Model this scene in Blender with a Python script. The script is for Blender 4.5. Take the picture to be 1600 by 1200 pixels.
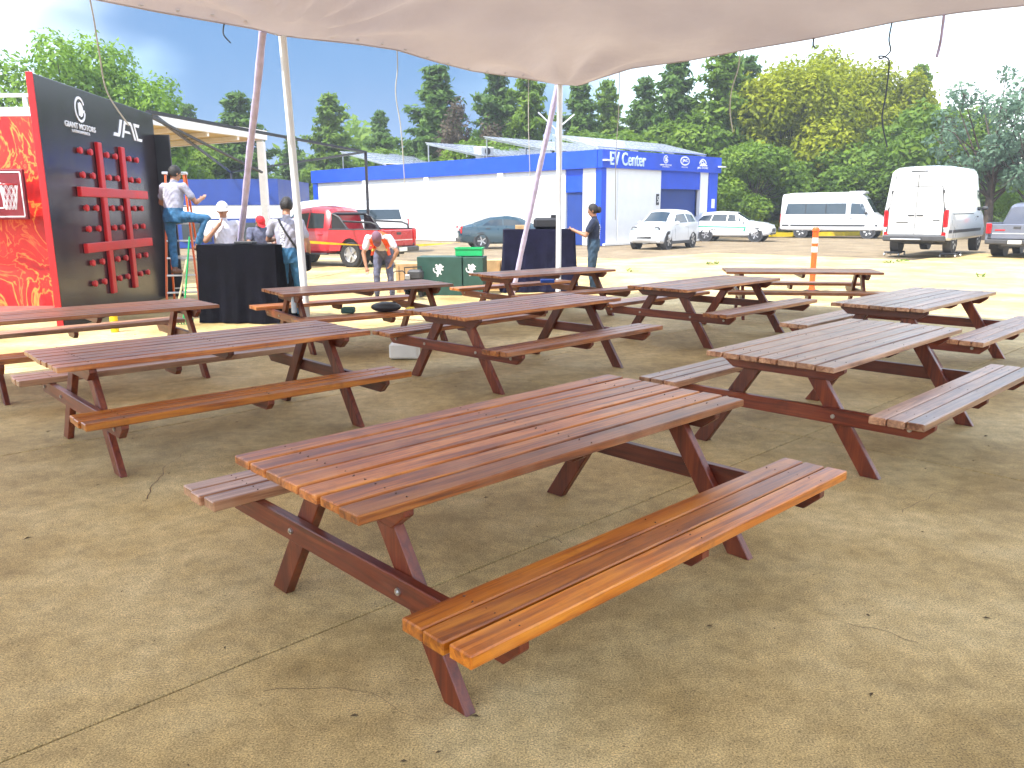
import bpy, bmesh, math, random
import numpy as np
from mathutils import Vector, Matrix
from mathutils.bvhtree import BVHTree

R = math.radians
scene = bpy.context.scene
for o in list(bpy.data.objects):
    bpy.data.objects.remove(o, do_unlink=True)
COL = scene.collection

# ---------------------------------------------------------------- camera
cam_data = bpy.data.cameras.new('camera')
cam = bpy.data.objects.new('camera', cam_data)
COL.objects.link(cam)
cam_data.sensor_width = 36.0
cam_data.lens = 1260.1 / 1600 * 36.0
cam_data.clip_end = 3000
cam.matrix_world = (Matrix.Translation((0, 0, 1.682)) @ Matrix.Rotation(math.pi / 2 - 0.2116, 4, 'X')
                    @ Matrix.Rotation(-0.0068, 4, 'Z'))
scene.camera = cam

# ---------------------------------------------------------------- sky, sun, exposure
SUN_AZ, SUN_EL = 226.0, 57.0
world = bpy.data.worlds.new('World')
scene.world = world
world.use_nodes = True
wn, wl = world.node_tree.nodes, world.node_tree.links
wn.clear()
w_out = wn.new('ShaderNodeOutputWorld')
w_bg = wn.new('ShaderNodeBackground')
w_bg.inputs['Strength'].default_value = 0.14
sky = wn.new('ShaderNodeTexSky')
sky.sky_type = 'NISHITA'
sky.sun_disc = False
sky.sun_elevation = R(SUN_EL)
sky.sun_rotation = R(SUN_AZ)
sky.air_density = 1.3
sky.dust_density = 0.6
sky.ozone_density = 2.0
w_tc = wn.new('ShaderNodeTexCoord')


def w_noise(scale, det, loc, stretch):
    mp = wn.new('ShaderNodeMapping')
    mp.inputs['Scale'].default_value = (1.0, 1.0, stretch)
    mp.inputs['Location'].default_value = loc
    no = wn.new('ShaderNodeTexNoise')
    no.inputs['Scale'].default_value = scale
    no.inputs['Detail'].default_value = det
    no.inputs['Roughness'].default_value = 0.5
    wl.new(w_tc.outputs['Generated'], mp.inputs['Vector'])
    wl.new(mp.outputs['Vector'], no.inputs['Vector'])
    return no


def w_range(src, a, b, c=0.0, d=1.0):
    r = wn.new('ShaderNodeMapRange')
    r.interpolation_type = 'SMOOTHSTEP'
    for k_, v_ in zip(('From Min', 'From Max', 'To Min', 'To Max'), (a, b, c, d)): r.inputs[k_].default_value = v_
    wl.new(src, r.inputs['Value'])
    return r


# broken white cloud over the whole sky
w_c = w_range(w_noise(2.2, 5, (0.62, 0.3, 0.15), 2.6).outputs['Fac'], 0.40, 0.60)
w_mix = wn.new('ShaderNodeMixRGB')
w_mix.inputs[2].default_value = (5.6, 5.9, 6.4, 1)
wl.new(w_c.outputs['Result'], w_mix.inputs[0])
wl.new(sky.outputs['Color'], w_mix.inputs[1])
# a slate blue rain cloud standing ahead and to the left
w_dot = wn.new('ShaderNodeVectorMath')
w_dot.operation = 'DISTANCE'
w_dot.inputs[1].default_value = (-0.185, 0.97, 0.15)
wl.new(w_tc.outputs['Generated'], w_dot.inputs[0])
w_n2 = w_noise(3.0, 4, (0.2, 0.7, 0.4), 2.0)
w_add = wn.new('ShaderNodeMath')
w_add.operation = 'MULTIPLY_ADD'
w_add.inputs[1].default_value = 0.5
wl.new(w_n2.outputs['Fac'], w_add.inputs[0])
wl.new(w_dot.outputs['Value'], w_add.inputs[2])
w_m2 = w_range(w_add.outputs[0], 0.40, 0.66, 0.96, 0.0)
w_mix2 = wn.new('ShaderNodeMixRGB')
w_mix2.inputs[2].default_value = (0.31, 0.76, 1.55, 1)
wl.new(w_m2.outputs['Result'], w_mix2.inputs[0])
wl.new(w_mix.outputs['Color'], w_mix2.inputs[1])
wl.new(w_mix2.outputs['Color'], w_bg.inputs['Color'])
wl.new(w_bg.outputs['Background'], w_out.inputs['Surface'])

sun_data = bpy.data.lights.new('sun', 'SUN')
sun_data.energy = 2.7
sun_data.angle = R(0.55)
sun_data.color = (1.0, 0.95, 0.86)
sun = bpy.data.objects.new('sun', sun_data)
COL.objects.link(sun)
sd = Vector((math.sin(R(SUN_AZ)) * math.cos(R(SUN_EL)), math.cos(R(SUN_AZ)) * math.cos(R(SUN_EL)), math.sin(R(SUN_EL))))
sun.rotation_euler = sd.to_track_quat('Z', 'Y').to_euler()
sun.location = sd * 60

vs = scene.view_settings
vs.view_transform = 'Standard'
vs.look = 'None'
vs.exposure = 1.72
vs.gamma = 1.0
vs.use_curve_mapping = False

cy = scene.cycles
cy.max_bounces = 6
cy.diffuse_bounces = 4
cy.glossy_bounces = 3
cy.transmission_bounces = 3
cy.transparent_max_bounces = 4
cy.volume_bounces = 0
cy.caustics_reflective = False
cy.caustics_refractive = False
cy.use_adaptive_sampling = True
cy.adaptive_threshold = 0.02
cy.use_denoising = True

rnd = random.Random(7)


# ================================================================ helpers
def tag(o, label=None, cat=None, group=None, kind=None):
    if label: o['label'] = label
    if cat: o['category'] = cat
    if group: o['group'] = group
    if kind: o['kind'] = kind
    return o


def empty(name, loc=(0, 0, 0), rz=0.0, label=None, cat=None, group=None):
    o = bpy.data.objects.new(name, None)
    o.empty_display_size = 0.2
    COL.objects.link(o)
    o.location = loc
    o.rotation_euler = (0, 0, rz)
    return tag(o, label, cat, group)


def link(name, me, mat=None, parent=None, loc=None, rot=None):
    o = bpy.data.objects.new(name, me)
    COL.objects.link(o)
    if mat is not None and len(me.materials) == 0:
        me.materials.append(mat)
    if parent is not None: o.parent = parent
    if loc is not None: o.location = loc
    if rot is not None: o.rotation_euler = rot
    return o


def copy_tree(o, parent=None):
    c = o.copy()
    COL.objects.link(c)
    c.parent = parent
    for ch in list(o.children):
        copy_tree(ch, c)
    return c


class MB:
    """collects shapes, builds one mesh object"""
    def __init__(s):
        s.v, s.f, s.m = [], [], []

    def add(s, vs_, fs_, mi=0):
        b = len(s.v)
        s.v += [tuple(p) for p in vs_]
        s.f += [tuple(i + b for i in f) for f in fs_]
        s.m += [mi] * len(fs_)
        return s

    def box(s, c, d, rot=None, ch=0.0, mi=0):
        """box centre c, dims d, optional 3x3 rot, chamfer ch"""
        hx, hy, hz = d[0] / 2, d[1] / 2, d[2] / 2
        c = Vector(c)
        if ch <= 0:
            vs_ = [Vector((x, y, z)) for x in (-hx, hx) for y in (-hy, hy) for z in (-hz, hz)]
            fs_ = [(0, 1, 3, 2), (4, 6, 7, 5), (0, 4, 5, 1), (2, 3, 7, 6), (0, 2, 6, 4), (1, 5, 7, 3)]
        else:
            bm = bmesh.new()
            bmesh.ops.create_cube(bm, size=1.0)
            bmesh.ops.scale(bm, vec=d, verts=bm.verts)
            bmesh.ops.bevel(bm, geom=list(bm.edges), offset=ch, segments=1, affect='EDGES', profile=0.5)
            bm.verts.index_update()
            vs_ = [v.co.copy() for v in bm.verts]
            fs_ = [tuple(v.index for v in f.verts) for f in bm.faces]
            bm.free()
        if rot is not None: vs_ = [rot @ p for p in vs_]
        return s.add([p + c for p in vs_], fs_, mi)

    def beam(s, a, b, w, h, up=(0, 0, 1), ch=0.0, mi=0):
        """rectangular bar from a to b: w sideways, h along up"""
        a, b = Vector(a), Vector(b)
        x = (b - a).normalized()
        y = Vector(up).cross(x)
        if y.length < 1e-4: y = Vector((0, 1, 0)).cross(x)
        y.normalize()
        z = x.cross(y)
        rot = Matrix((x, y, z)).transposed()
        return s.box((a + b) / 2, ((b - a).length, w, h), rot, ch, mi)

    def cyl(s, a, b, r0, r1=None, n=12, mi=0, caps=True):
        if r1 is None: r1 = r0
        a, b = Vector(a), Vector(b)
        x = (b - a).normalized()
        t = Vector((0, 0, 1)) if abs(x.z) < 0.9 else Vector((1, 0, 0))
        y = x.cross(t).normalized()
        z = x.cross(y)
        vs_ = []
        for p, r in ((a, r0), (b, r1)):
            for i in range(n):
                q = 2 * math.pi * i / n
                vs_.append(p + (y * math.cos(q) + z * math.sin(q)) * r)
        fs_ = [(i, (i + 1) % n, n + (i + 1) % n, n + i) for i in range(n)]
        if caps: fs_ += [tuple(range(n - 1, -1, -1)), tuple(range(n, 2 * n))]
        return s.add(vs_, fs_, mi)

    def tube(s, pts, r, n=6, mi=0):
        pts = [Vector(p) for p in pts]
        rs = r if isinstance(r, (list, tuple)) else [r] * len(pts)
        vs_, fs_ = [], []
        y = None
        for i, p in enumerate(pts):
            x = (pts[min(i + 1, len(pts) - 1)] - pts[max(i - 1, 0)]).normalized()
            if y is None:
                t = Vector((0, 0, 1)) if abs(x.z) < 0.9 else Vector((1, 0, 0))
                y = x.cross(t).normalized()
            else:
                y = (y - x * y.dot(x)).normalized()
            z = x.cross(y)
            for k in range(n):
                q = 2 * math.pi * k / n
                vs_.append(p + (y * math.cos(q) + z * math.sin(q)) * rs[i])
        for i in range(len(pts) - 1):
            for k in range(n):
                fs_.append((i * n + k, i * n + (k + 1) % n, (i + 1) * n + (k + 1) % n, (i + 1) * n + k))
        fs_ += [tuple(range(n - 1, -1, -1)), tuple(range((len(pts) - 1) * n, len(pts) * n))]
        return s.add(vs_, fs_, mi)

    def prism(s, poly, axis, a, b, mi=0):
        """poly: 2D points; axis 'x': (y,z), 'y': (x,z), 'z': (x,y); extruded a..b"""
        n = len(poly)

        def P(p, t):
            return {'x': (t, p[0], p[1]), 'y': (p[0], t, p[1]), 'z': (p[0], p[1], t)}[axis]
        vs_ = [P(p, a) for p in poly] + [P(p, b) for p in poly]
        fs_ = [tuple(range(n)), tuple(range(2 * n - 1, n - 1, -1))]
        fs_ += [(i, i + n, (i + 1) % n + n, (i + 1) % n) for i in range(n)]
        return s.add(vs_, fs_, mi)

    def sphere(s, c, r, n=10, m=7, mi=0, rot=None):
        c = Vector(c)
        if not isinstance(r, (list, tuple)): r = (r, r, r)
        vs_ = [Vector((0, 0, r[2]))]
        for j in range(1, m):
            a = math.pi * j / m
            for i in range(n):
                q = 2 * math.pi * i / n
                vs_.append(Vector((r[0] * math.sin(a) * math.cos(q), r[1] * math.sin(a) * math.sin(q), r[2] * math.cos(a))))
        vs_.append(Vector((0, 0, -r[2])))
        fs_ = [(0, 1 + i, 1 + (i + 1) % n) for i in range(n)]
        for j in range(m - 2):
            for i in range(n):
                a0 = 1 + j * n
                fs_.append((a0 + i, a0 + n + i, a0 + n + (i + 1) % n, a0 + (i + 1) % n))
        L = len(vs_) - 1
        a0 = 1 + (m - 2) * n
        fs_ += [(L, a0 + (i + 1) % n, a0 + i) for i in range(n)]
        if rot is not None: vs_ = [rot @ p for p in vs_]
        return s.add([p + c for p in vs_], fs_, mi)

    def lathe(s, prof, c, axis='y', n=24, mi=0):
        """prof: (radius, offset along axis) closed by caller"""
        vs_, fs_ = [], []
        c = Vector(c)
        for (r, t) in prof:
            for i in range(n):
                q = 2 * math.pi * i / n
                a, b = r * math.cos(q), r * math.sin(q)
                p = {'y': (a, t, b), 'z': (a, b, t), 'x': (t, a, b)}[axis]
                vs_.append(c + Vector(p))
        for j in range(len(prof) - 1):
            for i in range(n):
                fs_.append((j * n + i, j * n + (i + 1) % n, (j + 1) * n + (i + 1) % n, (j + 1) * n + i))
        return s.add(vs_, fs_, mi)

    def mesh(s, name, mats=None, smooth=None, fix=True):
        me = bpy.data.meshes.new(name)
        me.from_pydata(s.v, [], s.f)
        if mats is not None:
            for m in (mats if isinstance(mats, (list, tuple)) else [mats]):
                me.materials.append(m)
            if any(s.m): me.polygons.foreach_set('material_index', s.m)
        if fix:
            bm = bmesh.new()
            bm.from_mesh(me)
            bmesh.ops.recalc_face_normals(bm, faces=bm.faces)
            bm.to_mesh(me)
            bm.free()
        if smooth is not None:
            me.polygons.foreach_set('use_smooth', [True] * len(me.polygons))
            me.set_sharp_from_angle(angle=R(smooth))
        me.update()
        return me

    def build(s, name, mats, parent=None, smooth=None, loc=None, rot=None, fix=True):
        return link(name, s.mesh(name, mats, smooth, fix), None, parent, loc, rot)


# ---------------------------------------------------------------- materials
def new_mat(name):
    m = bpy.data.materials.new(name)
    m.use_nodes = True
    nt = m.node_tree
    b = nt.nodes['Principled BSDF']
    return m, nt.nodes, nt.links, b


def mat(name, col, rough=0.6, var=0.12, scale=6.0, bump=0.0, bscale=40.0, metal=0.0, coat=0.0, spec=0.5, rvar=0.1):
    m, n, l, b = new_mat(name)
    tc = n.new('ShaderNodeTexCoord')
    no = n.new('ShaderNodeTexNoise')
    no.inputs['Scale'].default_value = scale
    no.inputs['Detail'].default_value = 3
    l.new(tc.outputs['Object'], no.inputs['Vector'])
    rp = n.new('ShaderNodeValToRGB')
    rp.color_ramp.elements[0].position = 0.3
    rp.color_ramp.elements[1].position = 0.7
    rp.color_ramp.elements[0].color = tuple(c * (1 - var) for c in col) + (1,)
    rp.color_ramp.elements[1].color = tuple(min(1, c * (1 + var)) for c in col) + (1,)
    l.new(no.outputs['Fac'], rp.inputs['Fac'])
    l.new(rp.outputs['Color'], b.inputs['Base Color'])
    mr = n.new('ShaderNodeMapRange')
    mr.inputs['To Min'].default_value = max(0.02, rough - rvar)
    mr.inputs['To Max'].default_value = min(1, rough + rvar)
    l.new(no.outputs['Fac'], mr.inputs['Value'])
    l.new(mr.outputs['Result'], b.inputs['Roughness'])
    b.inputs['Metallic'].default_value = metal
    b.inputs['Specular IOR Level'].default_value = spec
    b.inputs['Coat Weight'].default_value = coat
    b.inputs['Coat Roughness'].default_value = 0.05
    if bump > 0:
        n2 = n.new('ShaderNodeTexNoise')
        n2.inputs['Scale'].default_value = bscale
        n2.inputs['Detail'].default_value = 4
        l.new(tc.outputs['Object'], n2.inputs['Vector'])
        bp = n.new('ShaderNodeBump')
        bp.inputs['Strength'].default_value = bump
        bp.inputs['Distance'].default_value = 0.02
        l.new(n2.outputs['Fac'], bp.inputs['Height'])
        l.new(bp.outputs['Normal'], b.inputs['Normal'])
    return m


def wood_mat(name, dark, mid, light, rough=0.36, pale=(0.33, 0.22, 0.16), pale_amt=0.4, axis=0, coat=0.55):
    m, n, l, b = new_mat(name)
    tc = n.new('ShaderNodeTexCoord')
    oi = n.new('ShaderNodeObjectInfo')
    ml = n.new('ShaderNodeVectorMath')
    ml.operation = 'SCALE'
    ml.inputs[0].default_value = (37.0, 11.0, 23.0)
    l.new(oi.outputs['Random'], ml.inputs['Scale'])
    ad = n.new('ShaderNodeVectorMath')
    l.new(tc.outputs['Object'], ad.inputs[0])
    l.new(ml.outputs['Vector'], ad.inputs[1])
    mp = n.new('ShaderNodeMapping')
    sc = [26.0, 26.0, 26.0]
    sc[axis] = 1.3
    mp.inputs['Scale'].default_value = sc
    l.new(ad.outputs['Vector'], mp.inputs['Vector'])
    no = n.new('ShaderNodeTexNoise')
    no.inputs['Scale'].default_value = 1.0
    no.inputs['Detail'].default_value = 4
    no.inputs['Roughness'].default_value = 0.62
    no.inputs['Distortion'].default_value = 0.9
    l.new(mp.outputs['Vector'], no.inputs['Vector'])
    rp = n.new('ShaderNodeValToRGB')
    e = rp.color_ramp.elements
    e[0].position, e[1].position = 0.36, 0.66
    e[0].color, e[1].color = dark + (1,), light + (1,)
    k = e.new(0.5)
    k.color = mid + (1,)
    l.new(no.outputs['Fac'], rp.inputs['Fac'])
    # weathering: pale patches with their own shape
    w = n.new('ShaderNodeTexNoise')
    w.inputs['Scale'].default_value = 2.6
    w.inputs['Detail'].default_value = 3
    w.inputs['Roughness'].default_value = 0.68
    l.new(ad.outputs['Vector'], w.inputs['Vector'])
    wr = n.new('ShaderNodeMapRange')
    wr.inputs['From Min'].default_value = 0.48
    wr.inputs['From Max'].default_value = 0.74
    wr.inputs['To Max'].default_value = pale_amt
    l.new(w.outputs['Fac'], wr.inputs['Value'])
    mx = n.new('ShaderNodeMixRGB')
    l.new(wr.outputs['Result'], mx.inputs[0])
    l.new(rp.outputs['Color'], mx.inputs[1])
    mx.inputs[2].default_value = pale + (1,)
    # dark grime soaked into the boards
    gr = n.new('ShaderNodeTexNoise')
    gr.inputs['Scale'].default_value = 4.5
    gr.inputs['Detail'].default_value = 4
    gr.inputs['Roughness'].default_value = 0.75
    l.new(ad.outputs['Vector'], gr.inputs['Vector'])
    gm_ = n.new('ShaderNodeMapRange')
    gm_.inputs['From Min'].default_value = 0.54
    gm_.inputs['From Max'].default_value = 0.72
    gm_.inputs['To Max'].default_value = 0.55
    l.new(gr.outputs['Fac'], gm_.inputs['Value'])
    mg = n.new('ShaderNodeMixRGB')
    l.new(gm_.outputs['Result'], mg.inputs[0])
    l.new(mx.outputs['Color'], mg.inputs[1])
    mg.inputs[2].default_value = tuple(c * 0.7 for c in dark) + (1,)
    mx = mg
    hv = n.new('ShaderNodeHueSaturation')
    vr = n.new('ShaderNodeMapRange')
    vr.inputs['To Min'].default_value = 0.72
    vr.inputs['To Max'].default_value = 1.32
    l.new(oi.outputs['Random'], vr.inputs['Value'])
    l.new(vr.outputs['Result'], hv.inputs['Value'])
    l.new(mx.outputs['Color'], hv.inputs['Color'])
    l.new(hv.outputs['Color'], b.inputs['Base Color'])
    rr = n.new('ShaderNodeMapRange')
    rr.inputs['To Min'].default_value = rough - 0.12
    rr.inputs['To Max'].default_value = rough + 0.2
    l.new(w.outputs['Fac'], rr.inputs['Value'])
    l.new(rr.outputs['Result'], b.inputs['Roughness'])
    b.inputs['Coat Weight'].default_value = coat
    b.inputs['Coat Roughness'].default_value = 0.28
    bp = n.new('ShaderNodeBump')
    bp.inputs['Strength'].default_value = 0.35
    bp.inputs['Distance'].default_value = 0.003
    l.new(no.outputs['Fac'], bp.inputs['Height'])
    l.new(bp.outputs['Normal'], b.inputs['Normal'])
    return m


def concrete_mat(name, c0, c1, c2, rough=0.75, grain=1.0):
    m, n, l, b = new_mat(name)
    ge = n.new('ShaderNodeNewGeometry')
    oi = n.new('ShaderNodeObjectInfo')

    def noise(scale, det, ro=0.6):
        t = n.new('ShaderNodeTexNoise')
        t.inputs['Scale'].default_value = scale
        t.inputs['Detail'].default_value = det
        t.inputs['Roughness'].default_value = ro
        l.new(ge.outputs['Position'], t.inputs['Vector'])
        return t
    big = noise(0.75, 5, 0.66)
    rp = n.new('ShaderNodeValToRGB')
    e = rp.color_ramp.elements
    e[0].position, e[1].position = 0.34, 0.66
    e[0].color, e[1].color = c0 + (1,), c2 + (1,)
    k = e.new(0.5)
    k.color = c1 + (1,)
    l.new(big.outputs['Fac'], rp.inputs['Fac'])
    fine = noise(150.0, 2, 0.8)
    fr = n.new('ShaderNodeMapRange')
    fr.inputs['From Min'].default_value = 0.3
    fr.inputs['From Max'].default_value = 0.7
    fr.inputs['To Min'].default_value = 1 - 0.34 * grain
    fr.inputs['To Max'].default_value = 1 + 0.34 * grain
    l.new(fine.outputs['Fac'], fr.inputs['Value'])
    mid = noise(9.0, 3, 0.7)
    mr = n.new('ShaderNodeMapRange')
    mr.inputs['From Min'].default_value = 0.3
    mr.inputs['From Max'].default_value = 0.7
    mr.inputs['To Min'].default_value = 0.8
    mr.inputs['To Max'].default_value = 1.2
    l.new(mid.outputs['Fac'], mr.inputs['Value'])
    ob = n.new('ShaderNodeMapRange')
    ob.inputs['To Min'].default_value = 0.93
    ob.inputs['To Max'].default_value = 1.07
    l.new(oi.outputs['Random'], ob.inputs['Value'])
    m1 = n.new('ShaderNodeMath'); m1.operation = 'MULTIPLY'
    m2 = n.new('ShaderNodeMath'); m2.operation = 'MULTIPLY'
    l.new(fr.outputs['Result'], m1.inputs[0]); l.new(mr.outputs['Result'], m1.inputs[1])
    l.new(m1.outputs[0], m2.inputs[0]); l.new(ob.outputs['Result'], m2.inputs[1])
    sc = n.new('ShaderNodeVectorMath'); sc.operation = 'SCALE'
    l.new(rp.outputs['Color'], sc.inputs[0]); l.new(m2.outputs[0], sc.inputs['Scale'])
    # dark oil / damp stains
    st = noise(0.42, 3, 0.6)
    sr = n.new('ShaderNodeMapRange')
    sr.inputs['From Min'].default_value = 0.56
    sr.inputs['From Max'].default_value = 0.72
    sr.inputs['To Max'].default_value = 0.6
    l.new(st.outputs['Fac'], sr.inputs['Value'])
    mx = n.new('ShaderNodeMixRGB')
    l.new(sr.outputs['Result'], mx.inputs[0])
    l.new(sc.outputs['Vector'], mx.inputs[1])
    mx.inputs[2].default_value = tuple(c * 0.5 for c in c0) + (1,)
    # dark and pale aggregate specks
    vo = n.new('ShaderNodeTexVoronoi')
    vo.inputs['Scale'].default_value = 34.0
    l.new(ge.outputs['Position'], vo.inputs['Vector'])
    sep = n.new('ShaderNodeSeparateColor')
    l.new(vo.outputs['Color'], sep.inputs['Color'])
    rs = n.new('ShaderNodeMath'); rs.operation = 'MULTIPLY'; rs.inputs[1].default_value = 0.22
    l.new(sep.outputs['Red'], rs.inputs[0])
    ls = n.new('ShaderNodeMath'); ls.operation = 'LESS_THAN'
    l.new(vo.outputs['Distance'], ls.inputs[0]); l.new(rs.outputs[0], ls.inputs[1])
    sel = n.new('ShaderNodeMapRange')
    sel.inputs['From Min'].default_value = 0.55; sel.inputs['From Max'].default_value = 0.56; sel.inputs['To Max'].default_value = 0.5
    l.new(sep.outputs['Green'], sel.inputs['Value'])
    fm = n.new('ShaderNodeMath'); fm.operation = 'MULTIPLY'
    l.new(ls.outputs[0], fm.inputs[0]); l.new(sel.outputs['Result'], fm.inputs[1])
    sk = n.new('ShaderNodeMixRGB')
    l.new(fm.outputs[0], sk.inputs[0]); l.new(mx.outputs['Color'], sk.inputs[1])
    sk.inputs[2].default_value = tuple(c * 0.35 for c in c0) + (1,)
    l.new(sk.outputs['Color'], b.inputs['Base Color'])
    b.inputs['Roughness'].default_value = rough
    b.inputs['Specular IOR Level'].default_value = 0.35
    bp = n.new('ShaderNodeBump')
    bp.inputs['Strength'].default_value = 0.3
    bp.inputs['Distance'].default_value = 0.003
    l.new(fine.outputs['Fac'], bp.inputs['Height'])
    l.new(bp.outputs['Normal'], b.inputs['Normal'])
    return m


def leaf_mat(name, c0, c1, c2, trans=0.45):
    m, n, l, b = new_mat(name)
    tc = n.new('ShaderNodeTexCoord')
    no = n.new('ShaderNodeTexNoise')
    no.inputs['Scale'].default_value = 0.55
    no.inputs['Detail'].default_value = 5
    no.inputs['Roughness'].default_value = 0.75
    l.new(tc.outputs['Object'], no.inputs['Vector'])
    rp = n.new('ShaderNodeValToRGB')
    e = rp.color_ramp.elements
    e[0].position, e[1].position = 0.33, 0.68
    e[0].color, e[1].color = c0 + (1,), c2 + (1,)
    k = e.new(0.5)
    k.color = c1 + (1,)
    l.new(no.outputs['Fac'], rp.inputs['Fac'])
    l.new(rp.outputs['Color'], b.inputs['Base Color'])
    b.inputs['Roughness'].default_value = 0.6
    b.inputs['Specular IOR Level'].default_value = 0.3
    tr = n.new('ShaderNodeBsdfTranslucent')
    l.new(rp.outputs['Color'], tr.inputs['Color'])
    mx = n.new('ShaderNodeMixShader')
    mx.inputs[0].default_value = trans
    l.new(b.outputs['BSDF'], mx.inputs[1])
    l.new(tr.outputs['BSDF'], mx.inputs[2])
    l.new(mx.outputs['Shader'], n['Material Output'].inputs['Surface'])
    return m


M = {}
M['slab'] = concrete_mat('slab_concrete', (0.33, 0.23, 0.088), (0.48, 0.355, 0.158), (0.61, 0.48, 0.245), 0.7, 1.9)
M['ground'] = concrete_mat('lot_ground', (0.17, 0.125, 0.075), (0.22, 0.165, 0.10), (0.27, 0.21, 0.13), 0.85)
M['wood_top'] = wood_mat('wood_top', (0.14, 0.030, 0.005), (0.36, 0.10, 0.014), (0.54, 0.205, 0.04), 0.40, pale=(0.48, 0.29, 0.18))
M['wood_honey'] = wood_mat('wood_honey', (0.22, 0.048, 0.003), (0.45, 0.125, 0.006), (0.62, 0.22, 0.014), 0.34, pale=(0.42, 0.2, 0.07), pale_amt=0.3)
M['wood_pale'] = wood_mat('wood_pale', (0.19, 0.068, 0.03), (0.37, 0.17, 0.085), (0.53, 0.30, 0.17), 0.38, pale=(0.54, 0.36, 0.24), pale_amt=0.5)
M['wood_frame'] = wood_mat('wood_frame', (0.065, 0.007, 0.002), (0.125, 0.016, 0.004), (0.19, 0.036, 0.009), 0.42, pale=(0.26, 0.1, 0.05), pale_amt=0.2, coat=0.3)
M['wood_frame_y'] = wood_mat('wood_frame_y', (0.065, 0.007, 0.002), (0.125, 0.016, 0.004), (0.19, 0.036, 0.009), 0.42, pale=(0.26, 0.1, 0.05), pale_amt=0.2, axis=1, coat=0.3)
M['wood_frame_z'] = wood_mat('wood_frame_z', (0.065, 0.007, 0.002), (0.125, 0.016, 0.004), (0.19, 0.036, 0.009), 0.42, pale=(0.26, 0.1, 0.05), pale_amt=0.2, axis=2, coat=0.3)
M['bolt'] = mat('bolt_steel', (0.55, 0.53, 0.5), 0.35, metal=0.9)
M['nail'] = mat('nail_dark', (0.09, 0.045, 0.028), 0.6)
M['white'] = mat('white_paint', (0.78, 0.78, 0.76), 0.5, 0.05)
M['white_metal'] = mat('white_metal', (0.74, 0.75, 0.76), 0.35, 0.06)
M['lavender'] = mat('lavender_cloth', (0.50, 0.45, 0.66), 0.7, 0.15, 8, 0.5, 14)
M['blue'] = mat('blue_paint', (0.006, 0.062, 0.55), 0.45, 0.08, 1.5)
M['blue_dark'] = mat('blue_dark_paint', (0.012, 0.045, 0.24), 0.5, 0.1, 2)
M['black'] = mat('black_paint', (0.018, 0.018, 0.022), 0.45, 0.2)
M['black_gloss'] = mat('black_gloss', (0.022, 0.016, 0.02), 0.22, 0.2, 3, rvar=0.08)
M['rubber'] = mat('rubber', (0.02, 0.02, 0.022), 0.8, 0.2)
M['plastic_dark'] = mat('plastic_dark', (0.05, 0.05, 0.055), 0.55, 0.15)
M['red_paint'] = mat('red_paint', (0.55, 0.012, 0.016), 0.38, 0.1, 4)
M['red_car'] = mat('red_car', (0.46, 0.016, 0.028), 0.3, 0.06, 1.5, coat=0.8)
M['white_car'] = mat('white_car', (0.64, 0.655, 0.68), 0.3, 0.03, 1.5, coat=0.7)
M['silver_car'] = mat('silver_car', (0.17, 0.185, 0.24), 0.32, 0.06, 1.5, metal=0.3, coat=0.8)
M['dark_car'] = mat('dark_car', (0.018, 0.05, 0.07), 0.28, 0.1, 1.5, coat=0.9)
M['glass'] = mat('window_glass', (0.022, 0.035, 0.045), 0.06, 0.1, 1, spec=0.9, rvar=0.03)
M['rim'] = mat('alloy', (0.5, 0.5, 0.52), 0.32, 0.1, metal=0.8)
M['lamp_red'] = mat('lamp_red', (0.55, 0.01, 0.015), 0.15, 0.1, coat=1)
M['lamp_clear'] = mat('lamp_clear', (0.6, 0.64, 0.66), 0.1, 0.1, coat=1)
M['lamp_grey'] = mat('lamp_grey', (0.22, 0.26, 0.29), 0.1, 0.1, coat=1)
M['lamp_orange'] = mat('lamp_orange', (0.75, 0.2, 0.01), 0.2, 0.1, coat=1)
M['green_stripe'] = mat('green_stripe', (0.0, 0.28, 0.16), 0.35)
M['plate'] = mat('plate', (0.7, 0.7, 0.66), 0.5)
M['yellow'] = mat('yellow_paint', (0.75, 0.55, 0.01), 0.6, 0.12, 4)
M['orange'] = mat('orange_plastic', (0.85, 0.10, 0.012), 0.45, 0.08)
M['orange_fibre'] = mat('orange_fibreglass', (0.75, 0.13, 0.02), 0.4, 0.08)
M['alu'] = mat('aluminium', (0.62, 0.63, 0.65), 0.32, 0.1, metal=0.8)
M['refl'] = mat('reflective_white', (0.8, 0.8, 0.8), 0.35)
M['cloth_black'] = mat('black_cloth', (0.004, 0.004, 0.008), 0.9, 0.3, 5, 0.4, 25, spec=0.15)
M['cloth_navy'] = mat('navy_cloth', (0.011, 0.011, 0.03), 0.9, 0.3, 5, 0.4, 25, spec=0.15)
M['green_box'] = mat('dark_green_panel', (0.022, 0.07, 0.055), 0.5, 0.15)
M['green'] = mat('green_plastic', (0.01, 0.38, 0.12), 0.4, 0.1)
M['plywood'] = mat('plywood', (0.52, 0.33, 0.16), 0.7, 0.18, 5)
M['tan'] = mat('tan_board', (0.55, 0.44, 0.26), 0.7, 0.12)
M['skin'] = mat('skin', (0.36, 0.18, 0.11), 0.5, 0.1, 9)
M['hair'] = mat('hair', (0.012, 0.009, 0.008), 0.5, 0.3, 60, 0.6, 90)
M['grey_tee'] = mat('grey_shirt', (0.34, 0.34, 0.42), 0.85, 0.1, 9, 0.7, 16)
M['white_tee'] = mat('white_shirt', (0.58, 0.57, 0.64), 0.85, 0.1, 9, 0.7, 16)
M['dark_tee'] = mat('navy_shirt', (0.02, 0.028, 0.06), 0.85, 0.2, 9, 0.7, 16)
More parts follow.
